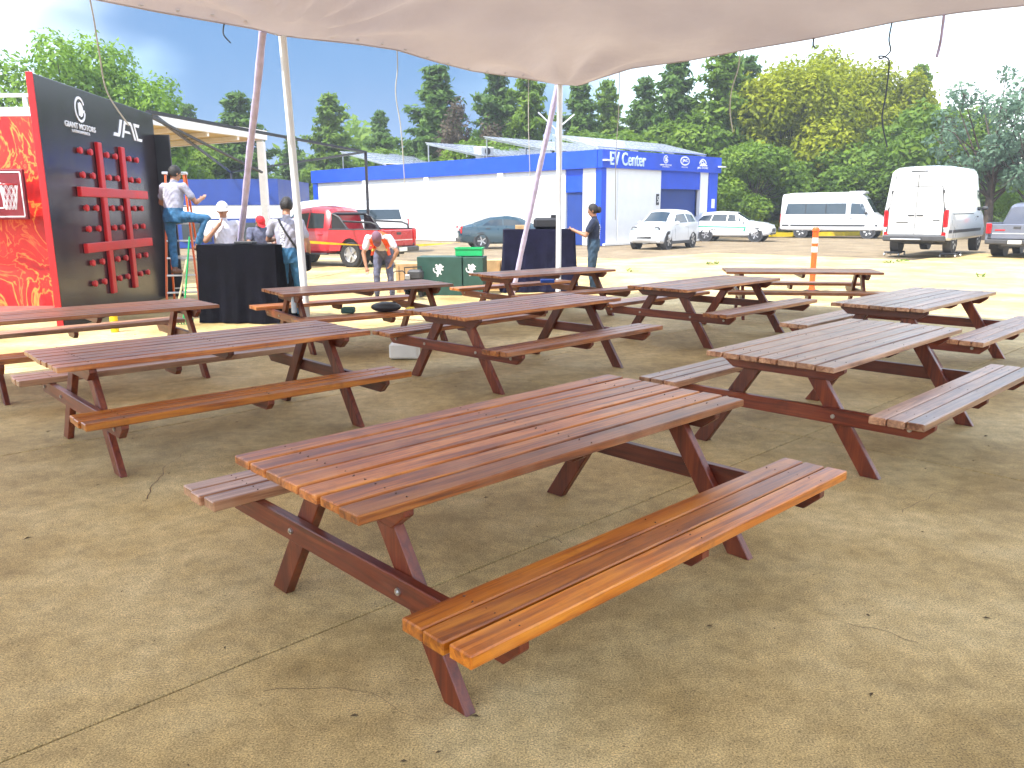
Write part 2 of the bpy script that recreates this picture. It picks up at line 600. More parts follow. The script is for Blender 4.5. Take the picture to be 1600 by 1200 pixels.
M['jeans'] = mat('blue_jeans', (0.035, 0.13, 0.26), 0.85, 0.3, 12, 0.7, 16)
M['jeans_grey'] = mat('grey_jeans', (0.11, 0.12, 0.19), 0.85, 0.3, 12, 0.7, 16)
M['jeans_dark'] = mat('dark_jeans', (0.03, 0.06, 0.10), 0.85, 0.3, 12, 0.7, 16)
M['shoe_brown'] = mat('brown_shoe', (0.16, 0.065, 0.03), 0.6)
M['shoe_dark'] = mat('dark_shoe', (0.02, 0.02, 0.022), 0.6)
M['vest'] = mat('orange_vest', (0.85, 0.10, 0.02), 0.7, 0.1, 9, 0.5, 14)
M['vest_tape'] = mat('vest_tape', (0.75, 0.55, 0.12), 0.4)
M['cap_white'] = mat('white_cap', (0.7, 0.68, 0.66), 0.8)
M['cap_red'] = mat('red_cap', (0.62, 0.02, 0.03), 0.8)
M['cap_mauve'] = mat('mauve_cap', (0.18, 0.09, 0.13), 0.8)
M['rope'] = mat('rope', (0.5, 0.48, 0.42), 0.9)
M['rope_dark'] = mat('dark_rope', (0.08, 0.1, 0.12), 0.9)
M['eye'] = mat('eye', (0.03, 0.02, 0.02), 0.2)
M['bark'] = mat('bark', (0.06, 0.042, 0.03), 0.9, 0.3, 8, 0.8, 20)
M['dirt'] = mat('red_floor', (0.42, 0.10, 0.08), 0.8, 0.2)
M['letter'] = mat('letter_white', (0.82, 0.82, 0.84), 0.4, 0.02)
M['letter_blue'] = mat('letter_pale_blue', (0.55, 0.68, 0.85), 0.4, 0.02)
M['solar'] = mat('solar_cell', (0.16, 0.19, 0.28), 0.2, 0.15, 6, spec=0.8)
M['bottle'] = mat('clear_plastic', (0.6, 0.66, 0.7), 0.15, 0.1)
M['leaf_conifer'] = leaf_mat('leaf_conifer', (0.055, 0.115, 0.024), (0.10, 0.19, 0.036), (0.16, 0.27, 0.046))
M['leaf_olive'] = leaf_mat('leaf_olive', (0.15, 0.19, 0.01), (0.28, 0.32, 0.01), (0.40, 0.42, 0.012))
M['leaf_mid'] = leaf_mat('leaf_mid', (0.075, 0.145, 0.02), (0.14, 0.24, 0.026), (0.22, 0.32, 0.03))
M['leaf_bright'] = leaf_mat('leaf_bright', (0.11, 0.22, 0.025), (0.18, 0.32, 0.03), (0.27, 0.42, 0.04))
M['leaf_grey'] = leaf_mat('leaf_grey', (0.09, 0.16, 0.10), (0.14, 0.23, 0.15), (0.20, 0.30, 0.20))
M['leaf_dry'] = leaf_mat('leaf_dry', (0.06, 0.045, 0.035), (0.10, 0.075, 0.05), (0.14, 0.11, 0.07))
M['agave'] = mat('agave_leaf', (0.10, 0.2, 0.12), 0.5)


def fabric_canopy(name='tent_fabric', k=1.0):
    m, n, l, b = new_mat(name)
    tc = n.new('ShaderNodeTexCoord')
    no = n.new('ShaderNodeTexNoise')
    no.inputs['Scale'].default_value = 0.9
    no.inputs['Detail'].default_value = 6
    l.new(tc.outputs['Object'], no.inputs['Vector'])
    rp = n.new('ShaderNodeValToRGB')
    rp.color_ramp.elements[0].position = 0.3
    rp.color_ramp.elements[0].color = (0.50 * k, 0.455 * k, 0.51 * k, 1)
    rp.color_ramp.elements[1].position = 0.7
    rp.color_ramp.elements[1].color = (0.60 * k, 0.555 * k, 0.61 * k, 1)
    l.new(no.outputs['Fac'], rp.inputs['Fac'])
    l.new(rp.outputs['Color'], b.inputs['Base Color'])
    b.inputs['Roughness'].default_value = 0.7
    tr = n.new('ShaderNodeBsdfTranslucent')
    l.new(rp.outputs['Color'], tr.inputs['Color'])
    mx = n.new('ShaderNodeMixShader')
    mx.inputs[0].default_value = 0.12
    l.new(b.outputs['BSDF'], mx.inputs[1])
    l.new(tr.outputs['BSDF'], mx.inputs[2])
    l.new(mx.outputs['Shader'], n['Material Output'].inputs['Surface'])
    bp = n.new('ShaderNodeBump')
    bp.inputs['Strength'].default_value = 0.5
    bp.inputs['Distance'].default_value = 0.15
    l.new(no.outputs['Fac'], bp.inputs['Height'])
    l.new(bp.outputs['Normal'], b.inputs['Normal'])
    return m


def flame_mat():
    m, n, l, b = new_mat('flame_print')
    tc = n.new('ShaderNodeTexCoord')
    mp = n.new('ShaderNodeMapping')
    mp.inputs['Scale'].default_value = (1.0, 1.0, 0.55)
    l.new(tc.outputs['Object'], mp.inputs['Vector'])
    no = n.new('ShaderNodeTexNoise')
    no.inputs['Scale'].default_value = 1.3
    no.inputs['Detail'].default_value = 5
    no.inputs['Distortion'].default_value = 2.4
    l.new(mp.outputs['Vector'], no.inputs['Vector'])
    rp = n.new('ShaderNodeValToRGB')
    e = rp.color_ramp.elements
    e[0].position, e[1].position = 0.30, 0.74
    e[0].color, e[1].color = (0.30, 0.006, 0.008, 1), (0.80, 0.05, 0.03, 1)
    for p, c in ((0.485, (0.62, 0.014, 0.012, 1)), (0.515, (0.9, 0.33, 0.06, 1)), (0.545, (0.66, 0.02, 0.014, 1)), (0.62, (0.72, 0.03, 0.015, 1)), (0.64, (0.85, 0.2, 0.05, 1)), (0.66, (0.7, 0.03, 0.02, 1))):
        k = e.new(p)
        k.color = c
    l.new(no.outputs['Fac'], rp.inputs['Fac'])
    l.new(rp.outputs['Color'], b.inputs['Base Color'])
    b.inputs['Roughness'].default_value = 0.45
    return m


def block_mat():
    m, n, l, b = new_mat('painted_block_wall')
    tc = n.new('ShaderNodeTexCoord')
    no = n.new('ShaderNodeTexNoise')
    no.inputs['Scale'].default_value = 2.0
    no.inputs['Detail'].default_value = 6
    l.new(tc.outputs['Object'], no.inputs['Vector'])
    rp = n.new('ShaderNodeValToRGB')
    rp.color_ramp.elements[0].color = (0.66, 0.67, 0.68, 1)
    rp.color_ramp.elements[1].color = (0.80, 0.80, 0.79, 1)
    l.new(no.outputs['Fac'], rp.inputs['Fac'])
    l.new(rp.outputs['Color'], b.inputs['Base Color'])
    b.inputs['Roughness'].default_value = 0.75
    bp = n.new('ShaderNodeBump')
    bp.inputs['Strength'].default_value = 0.3
    bp.inputs['Distance'].default_value = 0.01
    n2 = n.new('ShaderNodeTexNoise')
    n2.inputs['Scale'].default_value = 30
    l.new(tc.outputs['Object'], n2.inputs['Vector'])
    l.new(n2.outputs['Fac'], bp.inputs['Height'])
    l.new(bp.outputs['Normal'], b.inputs['Normal'])
    return m


M['canopy'] = fabric_canopy()
M['canopy_seam'] = fabric_canopy('tent_seam', 0.8)
M['flame'] = flame_mat()
M['block'] = block_mat()


def text_obj(name, s, w, h, m, parent, loc, rot=(math.pi / 2, 0, 0), depth=0.012, bold=0.0):
    """lettering fitted to w x h, centred at loc, reading along local X, facing -Y after rot"""
    cu = bpy.data.curves.new('letters', 'FONT')
    cu.body = s
    cu.extrude = 0.05
    cu.offset = bold
    cu.resolution_u = 3
    t = bpy.data.objects.new('letters_tmp', cu)
    COL.objects.link(t)
    dg = bpy.context.evaluated_depsgraph_get()
    me = bpy.data.meshes.new_from_object(t.evaluated_get(dg))
    bpy.data.objects.remove(t, do_unlink=True)
    co = np.array([v.co[:] for v in me.vertices])
    lo, hi = co.min(0), co.max(0)
    c = (lo + hi) / 2
    k = np.array([w / (hi[0] - lo[0]), h / (hi[1] - lo[1]), depth / max(1e-6, hi[2] - lo[2])])
    co = (co - c) * k
    me.vertices.foreach_set('co', co.ravel())
    me.materials.clear()
    me.materials.append(m)
    me.update()
    return link(name, me, None, parent, loc, rot)


# ================================================================ GROUND
gm = MB()
gm.add([(-450, -60, -0.03), (450, -60, -0.03), (450, 700, -0.03), (-450, 700, -0.03)], [(0, 1, 2, 3)])
ground = gm.build('ground', M['ground'])
tag(ground, kind='structure')
ga = R(46.3)
gu, gv = Vector((math.sin(ga), math.cos(ga), 0)), Vector((math.cos(ga), -math.sin(ga), 0))
SL, SW = 5.65, 3.77
sm = MB()
sm.box((0, 0, -0.05), (SL - 0.012, SW - 0.012, 0.1), ch=0.005)
slab_me = sm.mesh('slab', M['slab'])
k = 0
for i in range(-2, 8):
    for j in range(-10, 9):
        s0, t0 = i * SL + SL / 2, -2.73 + j * SW + SW / 2
        p = gu * s0 + gv * t0
        if p.y < -4.5 or p.y > 30 or abs(p.x) > 5 + 0.85 * max(p.y, 2): continue
        o = link('slab', slab_me, None, ground, (p.x, p.y, rnd.uniform(-0.0012, 0.0012)), (0, 0, R(90) - ga))
        k += 1
jb = MB()
for (s0, s1, t0, t1) in ((-2 * SL, 8 * SL, -30, 26),):
    q = [gu * s0 + gv * t0, gu * s1 + gv * t0, gu * s1 + gv * t1, gu * s0 + gv * t1]
q = [(-14, -4, -.022), (14, -4, -.022), (30, 28, -.022), (-30, 28, -.022)]
jb.add(q, [(0, 1, 2, 3)])
tag(jb.build('joint_bed', mat('joint_dirt', (0.035, 0.024, 0.014), 0.95), ground, fix=False), kind='structure')
# dry leaves and crumbs lying on the slabs
lm = MB()
for i in range(150):
    y = rnd.uniform(2.2, 16)
    x = rnd.uniform(-0.66, 0.66) * y
    s = rnd.uniform(0.006, 0.022)
    a = rnd.uniform(0, 6.28)
    c, d = math.cos(a) * s, math.sin(a) * s
    z = 0.004
    lm.add([(x - c, y - d, z), (x + d * .4, y - c * .4, z + s * .3), (x + c, y + d, z), (x - d * .4, y + c * .4, z + s * .2)], [(0, 1, 2, 3)])
tag(lm.build('ground_litter', mat('dry_litter', (0.10, 0.065, 0.03), 0.9), fix=False), 'scattered dry leaf crumbs and grit lying on the concrete', 'litter', kind='stuff')

# hairline cracks wandering over the slabs
ck = MB()
for (x, y, a0, L) in ((0.25, 3.9, 100, .35), (-0.9, 2.6, 20, .9), (2.2, 4.3, 60, .8), (-2.2, 4.6, 110, 1.1), (1.2, 7.2, 30, 1.4), (-3.1, 9.4, 70, 1.3), (3.6, 7.6, 140, 1.2), (1.6, 2.9, 150, .5), (-0.4, 5.9, 10, .9)):
    p = Vector((x, y, 0.0016)); a = R(a0); w = rnd.uniform(.0012, .0026); n = 16
    vs_, fs_ = [], []
    for i in range(n + 1):
        d = Vector((math.cos(a), math.sin(a), 0)); nn_ = Vector((-d.y, d.x, 0))
        ww = w * (1 - i / n * .8)
        vs_ += [p + nn_ * ww, p - nn_ * ww]
        if i: fs_.append((2 * i - 2, 2 * i - 1, 2 * i + 1, 2 * i))
        p = p + d * (L / n); a += rnd.uniform(-.45, .45)
    ck.add(vs_, fs_)
tag(ck.build('cracks', M['nail'], ground, fix=False), kind='stuff')

# ================================================================ PICNIC TABLES
TOPZ, BENZ = 0.7275, 0.467
TL2, BL2 = 1.161, 1.172
TW, BW = 0.118, 0.099
slat_cache = {}


def slat_mesh(kind, m):
    key = (kind, m)
    if key not in slat_cache:
        b = MB()
        if kind == 'top': b.box((0, 0, 0), (2 * TL2, TW, 0.036), ch=0.0045)
        else: b.box((0, 0, 0), (2 * BL2, BW, 0.046), ch=0.005)
        slat_cache[key] = b.mesh('slat_' + kind, M[m])
    return slat_cache[key]


def frame_meshes():
    d = {}
    yf, yt, hw = 0.63, 0.17, 0.062
    for sy in (1, -1):
        b = MB()
        pl = [(sy * (yf - hw), 0), (sy * (yf + hw), 0), (sy * (yt + hw), 0.6905), (sy * (yt - hw), 0.6905)]
        b.prism(pl, 'x', -0.0225, 0.0225)
        me = b.mesh('leg', M['wood_frame_z'])
        bm = bmesh.new(); bm.from_mesh(me)
        bmesh.ops.bevel(bm, geom=list(bm.edges), offset=0.004, segments=1, affect='EDGES')
        bm.to_mesh(me); bm.free()
        d['leg', sy] = me

    def batten(name, hl, z0, z1, c):
        b = MB()
        b.prism([(-hl, z1), (hl, z1), (hl, z1 - 0.03), (hl - c, z0), (-hl + c, z0), (-hl, z1 - 0.03)], 'x', -0.0225, 0.0225)
        me = b.mesh(name, M['wood_frame_y'])
        bm = bmesh.new(); bm.from_mesh(me)
        bmesh.ops.bevel(bm, geom=list(bm.edges), offset=0.004, segments=1, affect='EDGES')
        bm.to_mesh(me); bm.free()
        return me
    d['beam'] = batten('crossbeam', 1.0, 0.322, 0.4205, 0.075)
    d['top'] = batten('top_batten', 0.435, 0.60, 0.6905, 0.08)
    d['mid'] = batten('top_batten', 0.40, 0.625, 0.6905, 0.06)
    b = MB()
    b.prism([(-0.155, 0.4195), (0.155, 0.4195), (0.155, 0.395), (0.11, 0.352), (-0.11, 0.352), (-0.155, 0.395)], 'x', -0.0225, 0.0225)
    d['bmid'] = b.mesh('bench_batten', M['wood_frame_y'])
    b = MB()
    b.cyl((-0.004, 0, 0), (0.004, 0, 0), 0.014, 0.014, 10)
    b.cyl((0.004, 0, 0), (0.009, 0, 0), 0.008, 0.007, 6)
    d['bolt'] = b.mesh('bolt', M['bolt'])
    return d


FR = frame_meshes()


def picnic_table(x, y, a, label, m_top, m_near, m_far, nails, seed):
    rr = random.Random(seed)
    t = empty('picnic_table', (x, y, 0), R(90 - a), label, 'picnic table', 'picnic tables under the marquee')
    for i in range(7):
        yy = -0.463 + 0.926 / 7 * (i + 0.5)
        link('top_slat', slat_mesh('top', m_top), None, t, (rr.uniform(-.008, .008), yy + rr.uniform(-.002, .002), TOPZ - 0.018 + rr.uniform(-.0015, .0015)), (rr.uniform(-.008, .008), 0, rr.uniform(-.0015, .0015)))
    for sy, m in ((-1, m_near), (1, m_far)):
        for i in range(3):
            yy = sy * (0.685 + 0.33 / 3 * (i + 0.5))
            link('bench_slat', slat_mesh('bench', m), None, t, (rr.uniform(-.01, .01), yy, BENZ - 0.023 + rr.uniform(-.0015, .0015)), (rr.uniform(-.008, .008), 0, rr.uniform(-.002, .002)))
    for sx in (-1, 1):
        for sy in (-1, 1):
            link('leg', FR['leg', sy], None, t, (sx * 0.902, 0, 0))
        link('crossbeam', FR['beam'], None, t, (sx * 0.9485, 0, 0))
        link('top_batten', FR['top'], None, t, (sx * 0.9485, 0, 0))
        for yy in (-0.86, -0.385, 0.385, 0.86):
            link('bolt', FR['bolt'], None, t, (sx * 0.975, yy, 0.372), (0, 0, 0 if sx > 0 else math.pi))
    link('top_batten', FR['mid'], None, t, (0.0, 0, 0))
    for sy in (-1, 1):
        link('bench_batten', FR['bmid'], None, t, (0.0, sy * 0.85, 0))
    if nails:
        b = MB()
        for xx in (-0.95, 0.0, 0.95):
            for i in range(7):
                for q in (-0.03, 0.03):
                    yy = -0.463 + 0.926 / 7 * (i + 0.5) + q + rr.uniform(-.006, .006)
                    b.cyl((xx + rr.uniform(-.012, .012), yy, TOPZ - 0.004), (xx, yy, TOPZ + 0.0022), 0.0031, 0.0027, 7)
            for sy in (-1, 1):
                for i in range(3):
                    for q in (-0.024, 0.024):
                        yy = sy * (0.685 + 0.11 * (i + 0.5)) + q + rr.uniform(-.005, .005)
                        b.cyl((xx + rr.uniform(-.012, .012), yy, BENZ - 0.004), (xx, yy, BENZ + 0.0022), 0.0031, 0.0027, 7)
        tag(b.build('nail_heads', M['nail'], t), kind='stuff')
    return t


for (x, y, a, lab, mt, mn, mf, nl) in [
    (0.038, 3.573, 46.75, 'large reddish picnic table nearest the camera, honey orange bench in front', 'wood_top', 'wood_honey', 'wood_pale', 1),
    (2.497, 5.991, 45.9, 'picnic table with pale worn top just behind the nearest one, to its right', 'wood_pale', 'wood_pale', 'wood_pale', 1),
    (0.078, 8.479, 45.3, 'brown picnic table standing alone in the middle of the pavement', 'wood_top', 'wood_top', 'wood_top', 1),
    (-2.325, 6.131, 47.9, 'long picnic table at left with golden front bench and glossy slats', 'wood_top', 'wood_honey', 'wood_pale', 1),
    (4.474, 8.866, 45.6, 'picnic table at right edge, behind the pale worn one', 'wood_pale', 'wood_pale', 'wood_pale', 1),
    (2.651, 10.945, 45.8, 'picnic table in mid distance in line with the white small car', 'wood_top', 'wood_top', 'wood_top', 0),
    (4.6, 12.95, 100.0, 'crosswise picnic table in front of the orange marker post', 'wood_top', 'wood_top', 'wood_top', 0),
    (-4.291, 8.172, 50.0, 'picnic table cut by the left edge, before the black game panel', 'wood_top', 'wood_top', 'wood_pale', 0),
    (-1.99, 10.632, 56.5, 'picnic table by the bending worker in orange vest', 'wood_top', 'wood_top', 'wood_top', 0),
    (0.528, 13.096, 53.9, 'picnic table in front of the navy covered counter', 'wood_top', 'wood_top', 'wood_top', 0),
]:
    picnic_table(x, y, a, lab, mt, mn, mf, nl, int(abs(x * 100) + y * 10))

# ================================================================ MARQUEE
P1, P2 = Vector((-2.863, 11.0, 0)), Vector((0.878, 15.0, 0))
tu = (P2 - P1).normalized()
tv = Vector((tu.y, -tu.x, 0))
SMAX = (P2 - P1).length
e0s = [-14, -8, -5.5, -4, -2.36, -1.6, -1.0, -0.4, -0.1, 0.52, 1.14, 1.82, 2.55, 3.35, 4.24, 5.05, 5.48]
e0z = [4.05, 3.95, 3.88, 4.0, 3.93, 3.91, 3.91, 3.91, 3.88, 3.91, 3.95, 3.97, 3.89, 3.83, 3.85, 3.86, 3.85]
e1t = [0, 0.44, 0.91, 1.5, 2.63, 3.43, 4.54, 5.63, 6.4, 7.1, 9, 14]
e1z = [3.85, 3.75, 3.88, 3.99, 3.96, 3.99, 4.0, 4.05, 4.04, 4.0, 4.0, 4.05]


def canopy_z(s, t):
    a = SMAX - s
    b = t
    z0 = np.interp(s, e0s, e0z)
    z1 = np.interp(t, e1t, e1z)
    wa, wb = math.exp(-b / 2.2), math.exp(-a / 2.2)
    zin = 5.1 + 0.25 * math.sin(s * 0.9 + 1) * math.sin(t * 0.7)
    d = 1 - (1 - wa) * (1 - wb)
    zedge = (z0 * wa + z1 * wb) / max(1e-6, wa + wb)
    z = zin * (1 - d) + zedge * d
    # slack folds running in from the hem
    if b > 0.01 and a > 0.01:
        z -= 0.16 * math.exp(-((b - 0.9) / 0.6) ** 2) * (0.5 + 0.5 * math.sin(s * 2.3 + 0.6)) * (1 - wb)
        z -= 0.14 * math.exp(-((a - 0.9) / 0.6) ** 2) * (0.5 + 0.5 * math.sin(t * 2.1 + 1.9)) * (1 - wa)
        for (ps, pt) in ((0, 0), (SMAX, 0)):
            dx, dy = s - ps, t - pt
            r = math.hypot(dx, dy)
            q = math.atan2(dy, dx)
            z += 0.07 * math.sin(q * 13) * math.exp(-((r - 1.2) / 1.0) ** 2)
    return z


svals = sorted(set(list(np.linspace(-10.2, -6, 12)) + list(np.linspace(-5.8, SMAX, 96))))
tvals = sorted(set(list(np.linspace(0, 8, 84)) + list(np.linspace(8.3, 11.4, 9))))
tent = empty('marquee_tent', (P1.x, P1.y, 0), 0, 'white fabric marquee roof on white poles, seen from underneath', 'marquee')
cb = MB()
TH = 0.006
for layer in (0, TH):
    for s in svals:
        for t in tvals:
            p = tu * s + tv * t
            cb.v.append((p.x, p.y, canopy_z(s, t) + layer))
nt_ = len(tvals)
ns_ = len(svals)
N0 = ns_ * nt_
for i in range(ns_ - 1):
    for j in range(nt_ - 1):
        q = (i * nt_ + j, i * nt_ + j + 1, (i + 1) * nt_ + j + 1, (i + 1) * nt_ + j)
        cb.f.append(q)
cb.m = [0] * len(cb.f)
cb.v = cb.v[:N0]
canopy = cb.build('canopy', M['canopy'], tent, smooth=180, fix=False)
for i in range(26):
    s = -5.2 + i * .42
    p = tu * s + tv * .05
    eb = MB(); eb.lathe([(.012, -.002), (.022, -.004), (.022, .004), (.012, .002)], (p.x, p.y, canopy_z(s, .05) - .008), 'z', 10)
    eb.build('eyelet', M['alu'], tent, fix=False)
hb = MB()
hb.tube([tu * s + Vector((0, 0, canopy_z(s, 0) + 0.0)) for s in svals] + [tu * SMAX + tv * t + Vector((0, 0, canopy_z(SMAX, t))) for t in tvals[1:]], 0.010, 6)
hb.build('hem', M['canopy'], tent, smooth=60)


def W(v): return Vector(v) - P1


def pole(a, b, r, m):
    mb = MB()
    mb.cyl(W(a), W(b), r, r, 14)
    mb.cyl(W(a), W((a[0], a[1], a[2] + 0.03)), r * 2.4, r * 2.2, 14)
    return mb.build('pole', m, tent, smooth=40)


pole((-2.80, 11.0, 0), (-2.90, 11.0, 3.9), 0.05, M['white_metal'])
pole((0.87, 15.0, 0), (0.88, 15.0, 3.88), 0.05, M['white_metal'])
for q in (tu * -10.1 + Vector((0, 0, 3.94)), tu * -10.1 + tv * 11.3 + Vector((0, 0, 5.0)), tu * (SMAX - .05) + tv * 11.3 + Vector((0, 0, 4.0)), tu * -1.0 + tv * 11.3 + Vector((0, 0, 5.0))):
    b = P1 + q
    pole((b.x, b.y, 0), (b.x, b.y, b.z), 0.05, M['white_metal'])
# leaning side poles wrapped in lavender cloth
for (a, b) in (((-5.05, 14.6, 0.0), (-3.08, 10.79, 3.91)), ((0.02, 16.6, 0.0), (0.85, 15.1, 3.86))):
    pts = []
    for i in range(25):
        f = i / 24
        p = Vector(a).lerp(Vector(b), f)
        p.x += 0.004 * math.sin(f * 17)
        pts.append(W(p))
    mb = MB()
    mb.tube(pts, [0.05 + 0.004 * math.sin(i * 2.1) for i in range(25)], 8)
    tag(mb.build('wrapped_pole', M['lavender'], tent, smooth=50), 'leaning pole wrapped in lavender cloth')


def rope(pts, r, m, lab):
    # smooth the given points
    out = []
    P = [Vector(p) for p in pts]
    for i in range(len(P) - 1):
        p0, p1, p2, p3 = P[max(i - 1, 0)], P[i], P[i + 1], P[min(i + 2, len(P) - 1)]
        for k in range(6):
            t = k / 6
            out.append(0.5 * ((2 * p1) + (p2 - p0) * t + (2 * p0 - 5 * p1 + 4 * p2 - p3) * t * t + (3 * p1 - p0 - 3 * p2 + p3) * t ** 3))
    out.append(P[-1])
    b = MB()
    b.tube(out, r, 6)
    tag(b.build('tent_rope', m, None, smooth=60), lab, 'rope', 'loose ropes hanging from the marquee hem')


def edge(s=None, t=None):
    if s is not None: return P1 + tu * s + Vector((0, 0, canopy_z(s, 0)))
    return P2 + tv * t + Vector((0, 0, canopy_z(SMAX, t)))


e = edge(s=1.82)
rope([e, e + Vector((0, 0, -.25)), e + Vector((-.04, 0, -.6)), e + Vector((0.02, 0, -1.1)), e + Vector((.05, 0, -1.9))], 0.008, M['rope'], 'thin white rope hanging from the hem between the two poles')
e = edge(s=4.65)
rope([e, e + Vector((0, 0, -.8)), e + Vector((.02, 0, -1.6)), e + Vector((-.02, 0, -2.3))], 0.007, M['rope'], 'long white rope hanging just left of the far pole')
e = edge(t=1.28)
rope([e, e + Vector((0, 0, -.6)), e + Vector((-.03, 0, -1.3)), e + Vector((-.02, 0, -2.4))], 0.007, M['rope'], 'long white rope hanging over the sign lettering of the blue building')
e = edge(t=3.45)
rope([e, e + Vector((-.02, 0, -.25)), e + Vector((-.1, 0, -.55)), e + Vector((-.11, 0, -.85)), e + Vector((-.05, 0, -1.15))], 0.009, M['rope'], 'curved rope ending in front of the conifers right of the building')
e = edge(t=4.55)
rope([e, e + Vector((0, 0, -.09)), e + Vector((.03, 0, -.12))], 0.012, M['rope_dark'], 'very short dark rope end at the hem')
e = edge(t=5.58)
rope([e, e + Vector((-.02, 0, -.2)), e + Vector((.01, 0, -.35)), e + Vector((-.1, 0, -.44)), e + Vector((-.13, 0, -.41)), e + Vector((-.05, 0, -.42)), e + Vector((.01, 0, -.5)), e + Vector((.0, 0, -.9)), e + Vector((-.02, 0, -1.2)), e + Vector((.08, 0, -1.55))], 0.010, M['rope_dark'], 'dark knotted rope with a loop, hanging at right')
e = edge(t=6.2)
rope([e, e + Vector((-.01, 0, -.3)), e + Vector((-.04, 0, -.5))], 0.018, M['lavender'], 'short thick lavender strap hanging at upper right')
e = edge(s=-0.83)
rope([e, e + Vector((-.02, 0, -.12)), e + Vector((.06, 0, -.22))], 0.009, M['rope_dark'], 'short bent dark rope left of the near pole')
e = edge(s=-2.36)
rope([e, e + Vector((.02, 0, -.2)), e + Vector((.04, 0, -.55)), e + Vector((.08, 0, -.95)), e + Vector((.28, 0, -1.3))], 0.008, M['rope'], 'white rope curving across the top of the black game panel')

# ================================================================ GAME PANEL (noughts and crosses)
pa, pb = Vector((-6.53, 11.44, 0)), Vector((-7.05, 16.81, 0))
pang = math.atan2((pb - pa).y, (pb - pa).x)
panel = empty('game_panel', pa, pang, 'tall black game board with red noughts and crosses grid and pegs', 'game board')
KS = 1.0467
b = MB(); b.box((2.75, 0.04, 1.79), (4.9, 0.08, 3.58), ch=0.01)
b.build('board', M['black_gloss'], panel)
b = MB(); b.box((0.286, 0.04, 1.792), (0.022, 0.09, 3.6), ch=0.004)
tag(b.build('edge_strip', M['red_paint'], panel), 'red edge of the board')
for s in (2.13, 3.1):
    b = MB(); b.box((s * KS, -0.032, 1.52 * KS), (0.17, 0.06, 2.34 * KS), ch=0.01)
    b.build('grid_bar', M['red_paint'], panel)
for z in (1.925, 1.10):
    b = MB(); b.box((2.66 * KS, -0.035, z * KS), (2.86 * KS, 0.07, 0.15), ch=0.01)
    b.build('grid_bar', M['red_paint'], panel)
pg = MB()
pg.cyl((0, 0, 0), (0, -0.035, 0), 0.042, 0.04, 12)
pg.cyl((0, -0.035, 0), (0, -0.06, 0), 0.055, 0.045, 12)
peg_me = pg.mesh('peg', M['red_paint'], smooth=40)
for s in (1.43, 1.80, 2.44, 2.80, 3.42, 3.78):
    for z in (2.52, 2.17, 1.69, 1.38, 0.875, 0.565):
        link('peg', peg_me, None, panel, (s * KS, -0.001, z * KS))


def arc_poly(cx, cz, r0, r1, a0, a1, n=28):
    P = []
    for i in range(n + 1):
        a = R(a0 + (a1 - a0) * i / n)
        P.append((cx + r1 * math.cos(a), cz + r1 * math.sin(a)))
    for i in range(n, -1, -1):
        a = R(a0 + (a1 - a0) * i / n)
        P.append((cx + r0 * math.cos(a), cz + r0 * math.sin(a)))
    return P


def strip(mb, P, y0, y1):
    """arc polygon as quads (outer list then inner reversed)"""
    n = len(P) // 2
    for i in range(n - 1):
        q = [P[i], P[i + 1], P[2 * n - 2 - i], P[2 * n - 1 - i]]
        mb.prism(q, 'y', y0, y1)


def round_logo(parent, cx, cz, r, y, name='round_logo'):
    mb = MB()
    strip(mb, arc_poly(cx, cz, r * 0.80, r, 28, 388 - 40), y, y - 0.008)
    strip(mb, arc_poly(cx, cz, 0.001, r * 0.58, -90, 90, 16), y, y - 0.008)
    mb.box((cx - r * 0.14, y - 0.004, cz), (r * 0.3, 0.0078, r * 1.0))
    mb.box((cx + r * 0.62, y - 0.004, cz - r * 0.1), (r * 0.5, 0.0076, r * 0.22))
    return mb.build(name, M['letter'], parent)


round_logo(panel, 1.66 * KS, 3.12 * KS, 0.185 * KS, -0.002)
text_obj('lettering', 'GIANT MOTORS', 1.08 * KS, 0.085, M['letter'], panel, (1.62 * KS, -0.006, 2.872 * KS), bold=0.01)
text_obj('lettering', 'LATINOAMERICA', 0.62 * KS, 0.045, M['letter'], panel, (1.62 * KS, -0.006, 2.79 * KS))
# slanted three letter logo
mb = MB()
ox, oz, sc = 2.86 * KS, 2.86 * KS, 1.0


def quad(*p): mb.prism([(ox + a * sc, oz + c * sc) for a, c in p], 'y', -0.002, -0.012)


quad((0.40, 0.30), (0.50, 0.30), (0.36, 0.06), (0.26, 0.06))
quad((0.03, 0.0), (0.30, 0.0), (0.36, 0.058), (0.08, 0.058))
quad((0.60, 0.30), (0.92, 0.30), (0.98, 0.245), (0.57, 0.245))
quad((0.56, 0.243), (0.64, 0.243), (0.50, 0.0), (0.42, 0.0))
quad((0.90, 0.243), (0.98, 0.243), (1.12, 0.0), (1.03, 0.0))
quad((0.56, 0.13), (0.80, 0.13), (0.86, 0.09), (0.54, 0.09))
quad((1.08, 0.30), (1.36, 0.30), (1.32, 0.245), (1.10, 0.245))
quad((1.05, 0.298), (1.13, 0.243), (1.26, 0.0), (1.17, 0.0))
quad((1.262, 0.05), (1.45, 0.05), (1.42, 0.0), (1.262, 0.0))
mb.build('slanted_logo', M['letter'], panel)
# dark return board at its far end
b = MB(); b.box((5.24, -0.10, 1.6), (0.06, 0.34, 3.2), ch=0.005)
b.build('return_board', M['black'], panel)

